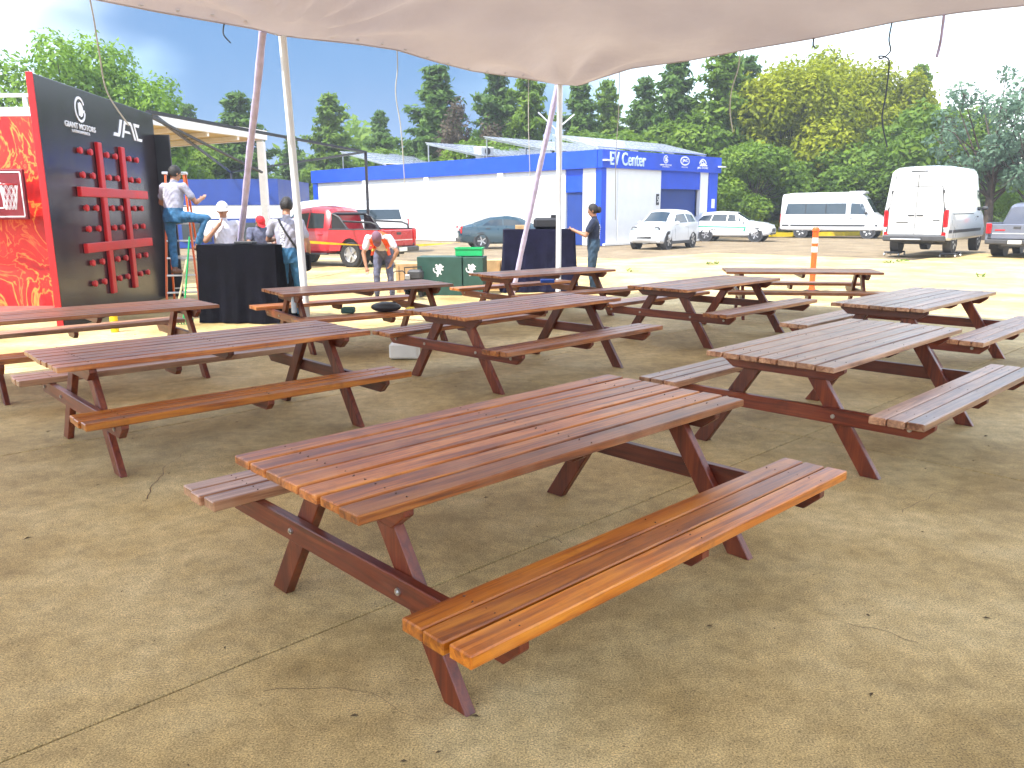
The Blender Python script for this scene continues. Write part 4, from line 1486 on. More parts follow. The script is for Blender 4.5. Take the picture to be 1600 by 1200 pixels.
def van(name, lab, x, y, heading, z=0.0, windows=False, rear_detail=False, low=1.0, group=None, m='white_car'):
    st = [(a, b_, c_, min(d_, c_ + (d_ - c_) * low), e_, f_, g_) for (a, b_, c_, d_, e_, f_, g_) in ST_VAN]
    zt = lambda q: 1.36 + (q - 1.36) * low
    wins = [[(1.0, 1.36), (1.98, 1.33), (1.62, zt(2.0)), (1.0, zt(2.05))]]
    if windows:
        wins += [[(-2.7, 1.36), (.75, 1.36), (.75, zt(2.05)), (-2.6, zt(2.05))]]
    t, B = car(name, lab, 'van', x, y, heading, st, wins, (1.72, 2.22), None, (-1.75, 2.0), .36, m, group, z, rimc='white_metal')
    mirror(t, B, 1.85, 1.4, 'plastic_dark')
    for s in (1, -1):
        B.side('side_moulding', [(-2.85, .66), (2.5, .66), (2.5, .76), (-2.85, .76)], M['plastic_dark'], t, s, .006, .02)
        seam(t, B, .92, .5, zt(2.2), s)
        handle(t, B, 1.05, 1.15, s)
        bx('headlight', (2.72, s * .72, .98), (.3, .2, .24), 'lamp_clear', t, .05)
        if not windows:
            for x0, x1 in ((-2.45, -1.2), (-.95, .6)):
                for (c0, c1, d0, d1) in ((x0, x1, 1.42, 1.46), (x0, x1, 2.08, 2.12)):
                    B.side('panel_rib', [(c0, d0), (c1, d0), (c1, d1), (c0, d1)], M[m], t, s, .012, .02, 3)
                for c0 in (x0, x1 - .05):
                    B.side('panel_rib', [(c0, 1.46), (c0 + .05, 1.46), (c0 + .05, 2.08), (c0, 2.08)], M[m], t, s, .012, .02, 2)
            B.side('slide_rail', [(-2.5, 1.24), (.4, 1.24), (.4, 1.27), (-2.5, 1.27)], M['plastic_dark'], t, s, .006, .015)
        bx('tail_light', (-2.955, s * .885, 1.12), (.10, .15, .56), 'lamp_red', t, .03)
        bx('reflector', (-2.972, s * .86, .62), (.05, .13, .16), 'lamp_red', t, .01)
    bx('bumper', (-2.97, 0, .50), (.24, 1.86, .2), 'plastic_dark', t, .04)
    if rear_detail:
        for s in (1, -1):
            mb = MB()
            mb.prism([(s * .80, .60), (s * .835, .60), (s * .835, 1.4), (s * .72, 2.12), (s * .685, 2.52), (s * .65, 2.52), (s * .695, 2.1), (s * .80, 1.4)], 'x', -2.97, -2.99)
            mb.build('door_seal', M['plastic_dark'], t)
            mb = MB()
            mb.prism([(s * .006, .63), (s * .80, .63), (s * .80, 1.4), (s * .70, 2.10), (s * .006, 2.10)], 'x', -2.982, -3.012)
            d = mb.build('rear_door', M[m], t)
            for zz in (.98, 1.55): pass
            bx('door_handle', (-3.02, s * .13, 1.22), (.03, .2, .05), 'plastic_dark', d, .01)
            bx('pressing', (-3.013, s * .42, 1.62), (.016, .56, .022), 'alu', d)
            bx('pressing', (-3.013, s * .40, 2.0), (.016, .5, .022), 'alu', d)
            for zz in (.75, 1.4, 1.95): bx('hinge', (-2.99, s * (.83 if zz < 1.5 else .76), zz), (.05, .05, .1), 'plastic_dark', d)
            mb = MB()
            mb.prism([(s * .006, 2.12), (s * .70, 2.12), (s * .655, 2.50), (s * .006, 2.50)], 'x', -2.972, -2.998)
            mb.build('upper_panel', M[m], t)
            bx('pressing', (-3.0, s * .34, 2.33), (.016, .6, .02), 'alu', t)
        bx('door_gap', (-3.004, 0, 1.56), (.022, .022, 1.86), 'plastic_dark', t)
        bx('door_gap', (-2.985, 0, 2.11), (.034, 1.44, .026), 'plastic_dark', t)
        bx('brake_lamp', (-2.96, 0, 2.585), (.05, .5, .045), 'plastic_dark', t)
        bx('plate_recess', (-3.016, .38, .93), (.012, .5, .16), 'white_metal', t)
        bx('plate_lamp', (-3.03, .38, 1.0), (.03, .36, .03), 'plastic_dark', t)
        bx('badge', (-3.016, -.62, 1.06), (.012, .2, .035), 'plastic_dark', t)
        bx('step', (-3.12, .2, .47), (.2, .9, .04), 'alu', t, .01)
        mb = MB()
        mb.cyl((-2.2, -.85, .36), (-2.2, .85, .36), .05); mb.cyl((-1.75, -.85, .34), (-1.75, .85, .34), .07); mb.sphere((-1.75, 0, .36), (.17, .15, .15), 10, 7)
        mb.cyl((-2.7, -.45, .38), (-.5, -.45, .38), .045)
        mb.build('axle', M['plastic_dark'], t, smooth=50)
    return t, B


VZ = 0.13
vt, _ = van('panel_van', 'tall white panel van seen from behind, wheels on dollies', 15.8, 30.4, 41, VZ, rear_detail=True)
vt.scale = (1.0, 1.07, 1.07)
# wheel dollies
for (lx, ly) in ((-1.75, .92), (-1.75, -.92)):
    a = R(90 - 41)
    cx, cy_ = 15.8 + math.cos(a) * lx - math.sin(a) * ly, 30.4 + math.sin(a) * lx + math.cos(a) * ly
    d = empty('wheel_dolly', (cx, cy_, 0), a, ('dark wheel dolly under the left' if ly > 0 else 'dark wheel dolly under the right') + ' rear wheel of the panel van', 'dolly', 'dollies under the panel van')
    bx('tray', (0, 0, .10), (.62, .36, .05), 'plastic_dark', d, .01)
    for sx in (-1, 1):
        bx('side_bar', (sx * .36, 0, .13), (.06, .5, .06), 'plastic_dark', d, .01)
        for sy in (-1, 1):
            mb = MB(); mb.cyl((sx * .36, sy * .24 - .02, .05), (sx * .36, sy * .24 + .02, .05), .05, .05, 12); mb.build('caster', M['alu'], d, smooth=40)

t, B = van('minibus', 'white minibus with long dark side windows by the kerb', 19.3, 48.9, 124, 0, windows=True, low=.9)
bx('roof_fairing', (1.2, 0, 2.58), (.9, 1.2, .16), 'white_car', t, .06)
for s in (1, -1):
    for xx in (-1.55, -.4): B.side('window_divider', [(xx, 1.37), (xx + .05, 1.37), (xx + .05, 1.97), (xx, 1.97)], M['black'], t, s, .009, .01, 1)
van('delivery_van', 'white van half hidden behind the striped car', 15.3, 60.5, 15, 0, windows=False, low=.92)
van('work_van', 'white van behind the red pickup truck', -7.4, 35.2, 262, 0, windows=True, low=.6)
t, B = car('distant_car', 'small distant white car behind the agave plant', 'car', 18.6, 60.5, 100, ST_SUV, W_SUV, (.28, .95), None, (-1.3, 1.35), .34, 'white_car')
for s in (1, -1): bx('headlight', (1.97, s * .58, .78), (.2, .26, .14), 'lamp_clear', t, .03)


# ---- pickups
ST_CAB = [(-.62, .5, 1.12, 1.70, .90, .88, .66), (-.5, .42, 1.14, 1.80, .93, .90, .70), (.1, .42, 1.13, 1.86, .94, .90, .70), (.75, .42, 1.12, 1.80, .94, .90, .70), (1.45, .42, 1.10, 1.16, .94, .88, .76), (2.2, .44, 1.04, 1.10, .92, .84, .72), (2.58, .48, .92, .98, .86, .76, .62), (2.7, .55, .8, .84, .78, .68, .55)]


def pickup(name, lab, x, y, heading, m, bar=True, cover=False):
    t, B = car(name, lab, 'pickup truck', x, y, heading, ST_CAB, [[(-.42, 1.18), (.22, 1.18), (.2, 1.66), (-.36, 1.64)], [(.28, 1.18), (1.2, 1.16), (.75, 1.62), (.26, 1.66)]], (.82, 1.38), None, (1.75,), .39, m)
    mirror(t, B, 1.1, 1.18, m)
    for s in (1, -1):
        mb = MB()
        # bed side with a wheel opening
        P = [(-2.62, .58), (-2.62, 1.14), (-.64, 1.14), (-.64, .5), (-1.05, .5), (-1.12, .72), (-1.28, .86), (-1.45, .9), (-1.62, .86), (-1.78, .72), (-1.85, .55)]
        mb.prism(P, 'y', s * .86, s * .93)
        mb.build('bed_side', M[m], t, smooth=25)
        bx('bed_rail', (-1.63, s * .895, 1.155), (1.98, .09, .04), 'plastic_dark' if not cover else m, t, .01)
        wheel(t, -1.45, s * .80, .39, .24, s)
        mb = MB(); mb.cyl((-1.45, s * .5, .42), (-1.45, s * .85, .42), .47, .47, 20); mb.build('wheel_well', M['black'], t)
        bx('tail_light', (-2.635, s * .84, .98), (.07, .16, .34), 'lamp_red', t, .02)
        bx('headlight', (2.5, s * .7, .92), (.3, .24, .16), 'lamp_clear', t, .04)
        bx('side_step', (.4, s * .9, .40), (1.9, .12, .05), 'plastic_dark', t, .01)
        seam(t, B, .25, .5, 1.12, s); seam(t, B, 1.25, .5, 1.1, s)
        handle(t, B, -.3, 1.0, s, m); handle(t, B, .42, 1.0, s, m)
        bx('mud_flap', (-1.95, s * .80, .42), (.03, .26, .34), 'rubber', t)
    bx('bed_floor', (-1.63, 0, .68), (1.96, 1.72, .06), 'plastic_dark', t)
    bx('bed_front', (-.68, 0, .9), (.06, 1.72, .46), m, t)
    tg = bx('tailgate', (-2.60, 0, .88), (.08, 1.52, .5), m, t, .02)
    bx('handle', (-2.645, 0, 1.02), (.03, .22, .08), 'plastic_dark', tg, .01)
    bx('crease', (-2.643, 0, .82), (.012, 1.44, .02), 'white_metal', tg)
    bx('badge', (-2.643, .5, .93), (.01, .3, .04), 'lamp_red', tg)
    bx('bumper', (-2.70, 0, .54), (.16, 1.8, .16), 'plastic_dark', t, .03)
    bx('plate', (-2.79, 0, .54), (.02, .4, .12), 'plate', t)
    bx('grille', (2.68, 0, .84), (.06, .9, .26), 'plastic_dark', t, .03)
    bx('chassis', (-.2, 0, .44), (4.6, .9, .14), 'plastic_dark', t)
    if bar:
        mb = MB()
        for s in (1, -1):
            mb.tube([(-.72, s * .80, 1.62), (-.98, s * .80, 1.52), (-1.25, s * .80, 1.2), (-1.3, s * .8, 1.15)], .04, 8)
            mb.tube([(-1.1, s * .80, 1.40), (-2.2, s * .80, 1.36), (-2.42, s * .80, 1.28), (-2.45, s * .8, 1.15)], .03, 8)
            mb.prism([(-.70, 1.16), (-.70, 1.60), (-.95, 1.5), (-1.3, 1.16)], 'y', s * .78, s * .82)
        mb.tube([(-.75, -.8, 1.62), (-.75, .8, 1.62)], .045, 8)
        mb.build('sport_bar', M['black'], t, smooth=50)
    return t, B


pickup('red_pickup', 'red double cab pickup with black sport bar behind the workers', -5.8, 26.6, 298, 'red_car')
pickup('silver_pickup', 'silver grey pickup at right edge showing its tailgate', 18.75, 29.4, 43, 'silver_car', bar=False, cover=True)
t, B = car('dark_suv', 'dark grey car half hidden beyond the silver pickup', 'car', 22.9, 35.6, 44, ST_SUV, W_SUV, (.28, .95), (-2.02, -1.75), (-1.3, 1.35), .34, 'dark_car')
t.scale = (1.05, 1.05, 1.15)
for s in (1, -1): bx('tail_light', (-2.06, s * .66, 1.0), (.12, .2, .3), 'lamp_red', t, .03)

# ================================================================ SMALL THINGS AROUND THE SITE
op = empty('marker_post', (6.16, 16.57, 0), 0, 'orange plastic marker post with white reflective bands', 'marker post')
mb = MB(); mb.lathe([(.001, 1.32), (.05, 1.315), (.072, 1.28), (.072, 1.24), (.058, 1.23), (.056, .12), (.075, .05), (.001, .05)], (0, 0, 0), 'z', 20); mb.build('tube', M['orange'], op, smooth=35)
for z in (1.0, .82):
    mb = MB(); mb.lathe([(.0585, z), (.0585, z + .11)], (0, 0, 0), 'z', 20); mb.build('reflective_band', M['refl'], op, smooth=35, fix=False)
mb = MB(); mb.lathe([(.001, .06), (.10, .058), (.19, .03), (.2, .0)], (0, 0, 0), 'z', 8); mb.build('base', M['rubber'], op)


def cloth_table(name, lab, x, y, rz, w, d, h, m, seed):
    rr = random.Random(seed)
    t = empty(name, (x, y, 0), rz, lab, 'table')
    mb = MB()
    n = 96
    per = 2 * (w + d)
    rings = []
    lv = 12
    for j in range(lv + 1):
        f = j / lv
        ring = []
        for i in range(n):
            q = per * i / n
            if q < w: p, nr = (-w / 2 + q, -d / 2), (0, -1)
            elif q < w + d: p, nr = (w / 2, -d / 2 + q - w), (1, 0)
            elif q < 2 * w + d: p, nr = (w / 2 - (q - w - d), d / 2), (0, 1)
            else: p, nr = (-w / 2, d / 2 - (q - 2 * w - d)), (-1, 0)
            o_ = f * (0.035 * math.sin(q * 13 + seed) + 0.02 * math.sin(q * 29 + 2) + 0.05 * f)
            ring.append((p[0] + nr[0] * o_, p[1] + nr[1] * o_, h - f * (h - 0.015)))
        rings.append(ring)
    for r_ in rings: mb.v += r_
    for j in range(lv):
        for i in range(n): mb.f.append((j * n + i, j * n + (i + 1) % n, (j + 1) * n + (i + 1) % n, (j + 1) * n + i))
    mb.f.append(tuple(range(n)))
    mb.m = [0] * len(mb.f)
    mb.build('cloth', m, t, smooth=60)
    for sx in (-1, 1):
        for sy in (-1, 1): bx('leg', (sx * (w / 2 - .06), sy * (d / 2 - .06), (h - .03) / 2), (.035, .035, h - .03), 'alu', t)
    return t


cloth_table('cocktail_table', 'tall table draped in black cloth beside the ladder', -4.15, 12.75, R(-8), 1.28, .62, 1.20, M['cloth_black'], 1)
cloth_table('serving_counter', 'high counter draped in navy cloth behind the far pole', .58, 17.35, R(3), 1.48, .7, 1.30, M['cloth_navy'], 2)
o = bx('sound_mixer', (-4.12, 12.7, 1.225), (.3, .2, .045), 'black', None, .01); tag(o, 'small black mixer box on the black draped table', 'mixer')
mb = MB(); mb.box((.75, 17.3, 1.42), (.55, .35, .23), None, .05); mb.box((.95, 17.35, 1.56), (.22, .2, .08), None, .02)
tag(mb.build('duffel_bag', M['black']), 'black bag lying on the navy draped counter', 'bag')
tag(bx('carton', (.22, 17.3, 1.345), (.26, .2, .085), 'plywood', None, .005), 'small brown carton on the navy draped counter', 'carton')

# printed bar boxes with a green crate on top
gb = empty('bar_counter', (-1.25, 16.75, 0), R(-6), 'dark green bar counter with white heraldic beast emblem', 'counter')
bx('front_box', (-.18, 0, .39), (.92, .55, .78), 'green_box', gb, .008)
bx('side_box', (.50, .06, .385), (.42, .6, .77), 'green_box', gb, .008)
BEAST = [(0.02, 0.0), (0.10, 0.0), (0.12, 0.10), (0.17, 0.17), (0.26, 0.10), (0.30, 0.12), (0.22, 0.24), (0.28, 0.36), (0.36, 0.32), (0.40, 0.36), (0.30, 0.44), (0.36, 0.50), (0.42, 0.50), (0.41, 0.55), (0.32, 0.58), (0.27, 0.66), (0.20, 0.68), (0.15, 0.62), (0.17, 0.55), (0.10, 0.60), (0.03, 0.66), (-0.06, 0.62), (0.02, 0.54), (-0.06, 0.50), (0.03, 0.46), (-0.04, 0.40), (0.06, 0.36), (0.04, 0.24), (-0.05, 0.26), (-0.12, 0.34), (-0.10, 0.44), (-0.16, 0.46), (-0.17, 0.34), (-0.10, 0.22), (0.0, 0.18), (0.04, 0.10)]
for (ox_, oz_, k_, y_) in ((-.20, .42, .38, -.277), (.46, .43, .36, -.243)):
    mb = MB(); mb.prism([(ox_ + (p[0] - .12) * k_, oz_ + (p[1] - .1) * k_) for p in BEAST], 'y', y_, y_ - .004); mb.build('emblem', M['letter'], gb)
gc = empty('plastic_crate', (-.85, 16.75, .785), R(-4), 'bright green plastic crate on the dark green counter', 'crate')
bx('floor', (0, 0, .01), (.52, .34, .02), 'green', gc)
for sy in (-1, 1):
    bx('side', (0, sy * .17, .085), (.54, .02, .15), 'green', gc)
    bx('end', (sy * .265, 0, .085), (.02, .34, .15), 'green', gc)
    bx('rim', (0, sy * .18, .155), (.57, .035, .025), 'green', gc)
    bx('rim', (sy * .272, 0, .156), (.035, .37, .025), 'green', gc)


def ply_box(x, y, rz, w, d, h, lab):
    t = empty('plywood_box', (x, y, 0), rz, lab, 'box', 'plywood boxes behind the counter')
    bx('panel', (0, -d / 2, h / 2), (w, .018, h), 'plywood', t)
    bx('panel', (0, d / 2, h / 2), (w, .018, h), 'plywood', t)
    for s in (-1, 1): bx('panel', (s * (w / 2 - .01), 0, h / 2), (.018, d - .02, h), 'plywood', t)
    bx('shelf', (0, 0, h * .5), (w - .04, d - .03, .018), 'plywood', t)
    for q in (-.48, 0, .48): bx('batten', (q * (w - .05), -d / 2 - .02, h / 2), (.04, .022, h), 'plywood', t)
    bx('lid', (0, 0, h + .01), (w + .02, d + .02, .02), 'plywood', t)


ply_box(-.25, 17.75, R(-2), .95, .5, .62, 'plywood box between the green and the navy counters')
ply_box(-2.1, 17.4, R(4), .7, .5, .58, 'plywood box left of the green counter')
ht = empty('hand_truck', (-2.27, 16.4, 0), R(5), 'folded dark hand truck beside the bending worker', 'hand truck')
mb = MB(); mb.tube([(-.12, 0, .05), (-.12, .08, .45), (-.08, .1, .5), (.08, .1, .5), (.12, .08, .45), (.12, 0, .05)], .012, 8); mb.build('frame', M['black'], ht, smooth=50)
bx('toe_plate', (0, -.1, .03), (.32, .2, .012), 'alu', ht)
for s in (-1, 1):
    mb = MB(); mb.cyl((s * .17, .05, .07), (s * .13, .05, .07), .07, .07, 16); mb.build('wheel', M['rubber'], ht, smooth=40)
cm = empty('air_compressor', (-1.95, 16.3, 0), R(-10), 'black portable machine standing left of the green counter', 'machine')
mb = MB(); mb.cyl((-.2, 0, .22), (.2, 0, .22), .13, .13, 18); mb.build('tank', M['black_gloss'], cm, smooth=40)
bx('motor', (0.03, 0, .44), (.3, .22, .2), 'plastic_dark', cm, .04)
bx('gauge_panel', (-.1, -.12, .40), (.1, .04, .1), 'alu', cm, .01)
mb = MB(); mb.tube([(-.18, 0, .34), (-.2, 0, .58), (.15, 0, .6), (.18, 0, .34)], .014, 8); mb.build('handle', M['rubber'], cm, smooth=50)
for s in (-1, 1): bx('foot', (s * .15, 0, .05), (.05, .2, .1), 'rubber', cm)

# items on and under the benches and on the floor
tag(bx('tool_case', (-2.0, 9.85, .505), (.16, .13, .075), M['green_box'], None, .015), 'small dark green case on the bench by the vest worker', 'case')
mb = MB(); mb.sphere((-1.55, 9.95, .53), (.19, .11, .065), 14, 8); mb.box((-1.52, 9.95, .575), (.2, .03, .04), None, .012)
tag(mb.build('tool_bag', M['black'], None, smooth=50), 'black soft tool bag lying on the bench near yellow gloves', 'bag')
mb = MB()
for i in range(4): mb.tube([(-1.30 + i * .024, 10.0, .485), (-1.29 + i * .026, 9.95, .505 + .004 * i), (-1.28 + i * .028, 9.89, .50)], [.013, .013, .010], 7)
mb.sphere((-1.26, 10.03, .495), (.06, .05, .026), 10, 6)
tag(mb.build('work_gloves', M['yellow'], None, smooth=50), 'yellow work gloves on the bench by the bending worker', 'gloves')
tag(bx('foam_box', (-1.25, 9.3, .10), (.34, .22, .18), 'white', None, .02), 'white foam box on the ground below the worker bench', 'box')


def bottle(x, y, z, m, lab, s=1.0):
    t = empty('bottle', (x, y, z), 0, lab, 'bottle')
    mb = MB(); mb.lathe([(.001, 0), (.032 * s, 0), (.034 * s, .02), (.034 * s, .14 * s), (.03 * s, .17 * s), (.013 * s, .21 * s), (.013 * s, .225 * s), (.001, .226 * s)], (0, 0, 0), 'z', 14); mb.build('container', M[m], t, smooth=40)
    mb = MB(); mb.cyl((0, 0, .226 * s), (0, 0, .245 * s), .016 * s, .016 * s, 12); mb.build('cap', M['white'], t)


bottle(-2.68, 9.92, .468, 'bottle', 'clear water bottle on the bench near the near pole')
bottle(-5.75, 11.6, 0, 'yellow', 'yellow spray bottle on the floor before the game board', 1.6)
tag(bx('snack_pack', (.62, 13.9, .50), (.24, .12, .06), mat('pack_blue', (.03, .12, .6), .4), None, .012), 'small blue snack pack on the bench by the far pole', 'pack')
br = empty('broom', (-5.05, 12.35, 0), 0, 'green handled broom leaning on the black draped table', 'broom')
mb = MB(); mb.cyl((0, 0, .06), (.16, .12, 1.33), .013, .013, 10); mb.build('stick', M['green'], br, smooth=40)
bx('head', (0, -.0, .07), (.3, .06, .06), 'green', br, .012)
mb = MB()
for i in range(26):
    xx = -.14 + .28 * i / 25
    mb.beam((xx, rnd.uniform(-.015, .015), .045), (xx + rnd.uniform(-.02, .02), rnd.uniform(-.03, .03), .002), .006, .006)
tag(mb.build('bristles', M['green'], br), kind='stuff')
st_ = MB(); st_.cyl((-5.35, 12.75, 0), (-5.22, 13.1, .92), .018, .018, 8); st_.cyl((-5.222, 13.095, .915), (-5.218, 13.105, .95), .019, .012, 8)
tag(st_.build('wooden_stick', M['tan'], None, smooth=40), 'pale wooden stick leaning near the foot of the ladder', 'stick')
# yellow barrier tape
mb = MB()
A0, A1 = Vector((-5.4, 21.5, .92)), Vector((-1.9, 30.5, .55))
n = 24
for i in range(n + 1):
    f = i / n
    p = A0.lerp(A1, f) + Vector((0, 0, -.12 * math.sin(math.pi * f)))
    tw = .035 * math.cos(f * 5)
    mb.v += [tuple(p + Vector((.01, 0, tw))), tuple(p - Vector((.01, 0, tw))), tuple(p + Vector((.013, .003, tw))), tuple(p - Vector((.007, -.003, tw)))]
for i in range(n):
    a = 4 * i
    mb.f += [(a, a + 1, a + 5, a + 4), (a + 2, a + 6, a + 7, a + 3), (a, a + 4, a + 6, a + 2), (a + 1, a + 3, a + 7, a + 5)]
mb.m = [0] * len(mb.f)
tag(mb.build('barrier_tape', M['yellow'], None, smooth=60), 'yellow barrier tape strung across the lot behind the workers', 'tape')

# ---- step ladder
ld = empty('step_ladder', (-5.95, 14.75, 0), R(15), 'orange fibreglass step ladder with aluminium steps, a man on it', 'ladder')
LT = 2.35
for s in (-1, 1):
    mb = MB(); mb.beam((s * .28, -.42, 0), (s * .15, .0, LT), .03, .075, up=(0, 1, .2)); mb.build('front_rail', M['orange_fibre'], ld)
    mb = MB(); mb.beam((s * .28, .62, 0), (s * .17, .10, LT), .03, .06, up=(0, 1, -.2)); mb.build('rear_rail', M['orange_fibre'], ld)
for i in range(7):
    z = .3 + i * .3
    f = z / LT
    hw = .28 + (.15 - .28) * f
    mb = MB(); mb.box((0, -.42 + .42 * f - .02, z), (2 * hw - .02, .09, .03), None, .006); mb.build('step', M['alu'], ld)
    if i % 2 == 0:
        hw2 = .28 + (.17 - .28) * f
        mb = MB(); mb.beam((-hw2, .62 - .52 * f, z), (hw2, .62 - .52 * f, z), .02, .02); mb.build('rear_bar', M['alu'], ld)
mb = MB(); mb.box((0, .05, LT + .02), (.42, .2, .05), None, .01); mb.build('top_cap', M['alu'], ld)
for s in (-1, 1):
    mb = MB(); mb.beam((s * .22, -.2, 1.2), (s * .22, .36, 1.18), .012, .03); mb.build('spreader', M['alu'], ld)


# ================================================================ PEOPLE
def V(*a): return Vector(a)


def person(name, lab, loc, rz, J, mats, scale=1.0, hair='hair', cap=None, sleeve=0.6, shoes=True, facing=None):
    """J joint positions (x forward, y left, z up). mats: dict skin, shirt, pants, shoe -> one continuous voxel body"""
    D = dict(pelvis=V(0, 0, .95), waist=V(.0, 0, 1.10), chest=V(.0, 0, 1.30), neck=V(-.01, 0, 1.47), head=V(.02, 0, 1.625),
             shL=V(-.01, .19, 1.41), elL=V(-.03, .25, 1.13), wrL=V(.08, .25, .88), shR=V(-.01, -.19, 1.41), elR=V(-.03, -.25, 1.13), wrR=V(.08, -.25, .88),
             hipL=V(0, .095, .92), knL=V(.03, .11, .50), anL=V(-.02, .12, .09), hipR=V(0, -.095, .92), knR=V(.03, -.11, .50), anR=V(-.02, -.12, .09),
             look=V(1, 0, 0), toeL=V(1, .15, 0), toeR=V(1, -.15, 0))
    D.update(J)
    prims = []   # (a, b, ra, rb, mat)
    mb = MB()

    def cap_(a, b, ra, rb, m, n=12):
        prims.append((a, b, ra, rb, m))
        mb.cyl(a, b, ra, rb, n)
        mb.sphere(a, ra, n, 8)
        mb.sphere(b, rb, n, 8)
    # torso as a chain of flattened rings
    side = (D['shL'] - D['shR']).normalized()
    hs = (D['hipL'] - D['hipR']).normalized()
    chain = [(D['pelvis'] - (D['waist'] - D['pelvis']) * .75, .155, .115, hs, 'pants'), (D['pelvis'], .178, .128, hs, 'pants'), (D['waist'] * .55 + D['pelvis'] * .45, .170, .128, hs, 'shirt'), (D['waist'], .162, .120, (hs + side).normalized(), 'shirt'),
             (D['chest'], .180, .128, side, 'shirt'), ((D['chest'] * .45 + D['neck'] * .55), .178, .105, side, 'shirt'), (D['neck'] * .85 + D['chest'] * .15, .10, .075, side, 'shirt'), (D['neck'], .06, .058, side, 'skin')]
    n = 20
    rings = []
    for i, (c, w, d, sd_, m) in enumerate(chain):
        up = (chain[min(i + 1, len(chain) - 1)][0] - chain[max(i - 1, 0)][0]).normalized()
        fw_ = sd_.cross(up).normalized()
        sx = up.cross(fw_).normalized()
        rings.append([c + sx * (w * math.cos(2 * math.pi * k / n)) + fw_ * (d * math.sin(2 * math.pi * k / n)) for k in range(n)])
    base = len(mb.v)
    for r_ in rings: mb.v += [tuple(p) for p in r_]
    for i in range(len(rings) - 1):
        for k in range(n):
            mb.f.append((base + i * n + k, base + i * n + (k + 1) % n, base + (i + 1) * n + (k + 1) % n, base + (i + 1) * n + k)); mb.m.append(0)
    mb.f.append(tuple(base + k for k in range(n))); mb.m.append(0)
    mb.f.append(tuple(base + (len(rings) - 1) * n + k for k in range(n))); mb.m.append(0)
    for i in range(len(chain) - 1):
        prims.append((chain[i][0], chain[i + 1][0], (chain[i][1] + chain[i][2]) / 2, (chain[i + 1][1] + chain[i + 1][2]) / 2, chain[i][4]))
    # neck and head
    look = D['look'].normalized()
    upv = (D['head'] - D['neck']).normalized()
    lat = upv.cross(look).normalized()
    fwd = lat.cross(upv).normalized()
    rot = Matrix((fwd, lat, upv)).transposed()
    hd = D['head']
    cap_(D['neck'] - upv * .03, hd - upv * .04, .058, .055, 'skin')
    mb.sphere(hd + upv * .02, (.098, .078, .108), 16, 12, 0, rot)
    mb.sphere(hd - upv * .055 + fwd * .025, (.068, .058, .065), 14, 10, 0, rot)
    mb.sphere(hd + fwd * .098 - upv * .018, (.020, .014, .024), 8, 6, 0, rot)
    mb.sphere(hd + fwd * .078 - upv * .068, (.022, .030, .012), 8, 6, 0, rot)
    for s in (1, -1): mb.sphere(hd + lat * (s * .078) - upv * .01 - fwd * .01, (.018, .012, .030), 8, 6, 0, rot)
    prims.append((hd - upv * .06, hd + upv * .03, .085, .1, 'skin'))
    # arms with hands
    for sfx, sg in (('L', 1), ('R', -1)):
        sh, el, wr = D['sh' + sfx], D['el' + sfx], D['wr' + sfx]
        cap_(sh, el, .050, .040, 'skin')
        cap_(el, wr, .041, .028, 'skin')
        cap_(D['chest'] * .3 + D['neck'] * .7 - V(0, 0, .03), sh, .075, .062, 'shirt')
        cap_(sh, sh.lerp(el, sleeve), .066, .064, 'shirt')
        d = (wr - el).normalized()
        sidev = d.cross(V(0, 0, 1)) if abs(d.z) < .9 else d.cross(V(1, 0, 0))
        sidev.normalize()
        nv = sidev.cross(d).normalized()
        pc = wr + d * .05
        cap_(wr, pc, .028, .032, 'skin', 8)
        for q in (-.024, -.008, .008, .024):
            k0 = wr + d * .075 + sidev * q
            ln = .036 if abs(q) < .02 else .029
            k1 = k0 + d * ln + nv * .006
            k2 = k1 + d * (ln * .7) + nv * .020
            cap_(wr + d * .045 + sidev * q * .9, k0, .011, .0105, 'skin', 6)
            cap_(k0, k1, .0100, .0095, 'skin', 6)
            cap_(k1, k2, .0095, .0085, 'skin', 6)
        t0 = wr + d * .025 + sidev * (.026 * sg)
        t1 = t0 + d * .032 + sidev * (.026 * sg) + nv * .012
        cap_(t0, t1, .013, .011, 'skin', 6)
        cap_(t1, t1 + d * .026 + nv * .008, .0105, .009, 'skin', 6)
        # legs
        hp, kn, an = D['hip' + sfx], D['kn' + sfx], D['an' + sfx]
        cap_(hp, kn, .098, .066, 'pants')
        cap_(kn, an + (kn - an).normalized() * .05, .066, .055, 'pants')
        cap_(kn, an, .05, .042, 'shoe')
        tv_ = D['toe' + sfx].normalized()
        cap_(an + V(0, 0, -.045) - tv_ * .05, an + V(0, 0, -.05) + tv_ * .10, .042, .042, 'shoe')
        cap_(an + V(0, 0, -.055) + tv_ * .08, an + V(0, 0, -.06) + tv_ * .17, .038, .028, 'shoe')
    me = mb.mesh('body_raw')
    tmp = bpy.data.objects.new('tmp_body', me)
    COL.objects.link(tmp)
    md = tmp.modifiers.new('r', 'REMESH')
    md.mode = 'VOXEL'
    md.voxel_size = .0085
    sm_ = tmp.modifiers.new('s', 'SMOOTH')
    sm_.iterations = 4
    sm_.factor = .5
    dg = bpy.context.evaluated_depsgraph_get()
    out = bpy.data.meshes.new_from_object(tmp.evaluated_get(dg))
    bpy.data.objects.remove(tmp, do_unlink=True)
    bpy.data.meshes.remove(me)
    keys = ['skin', 'shirt', 'pants', 'shoe']
    out.materials.clear()
    for k_ in keys: out.materials.append(M[mats[k_]])
    nv_ = len(out.vertices)
    co = np.empty(nv_ * 3, np.float32); out.vertices.foreach_get('co', co); co = co.reshape(-1, 3)
    fc = np.array([p.center[:] for p in out.polygons])
    best = np.full(len(fc), 9.0); idx = np.zeros(len(fc), int)
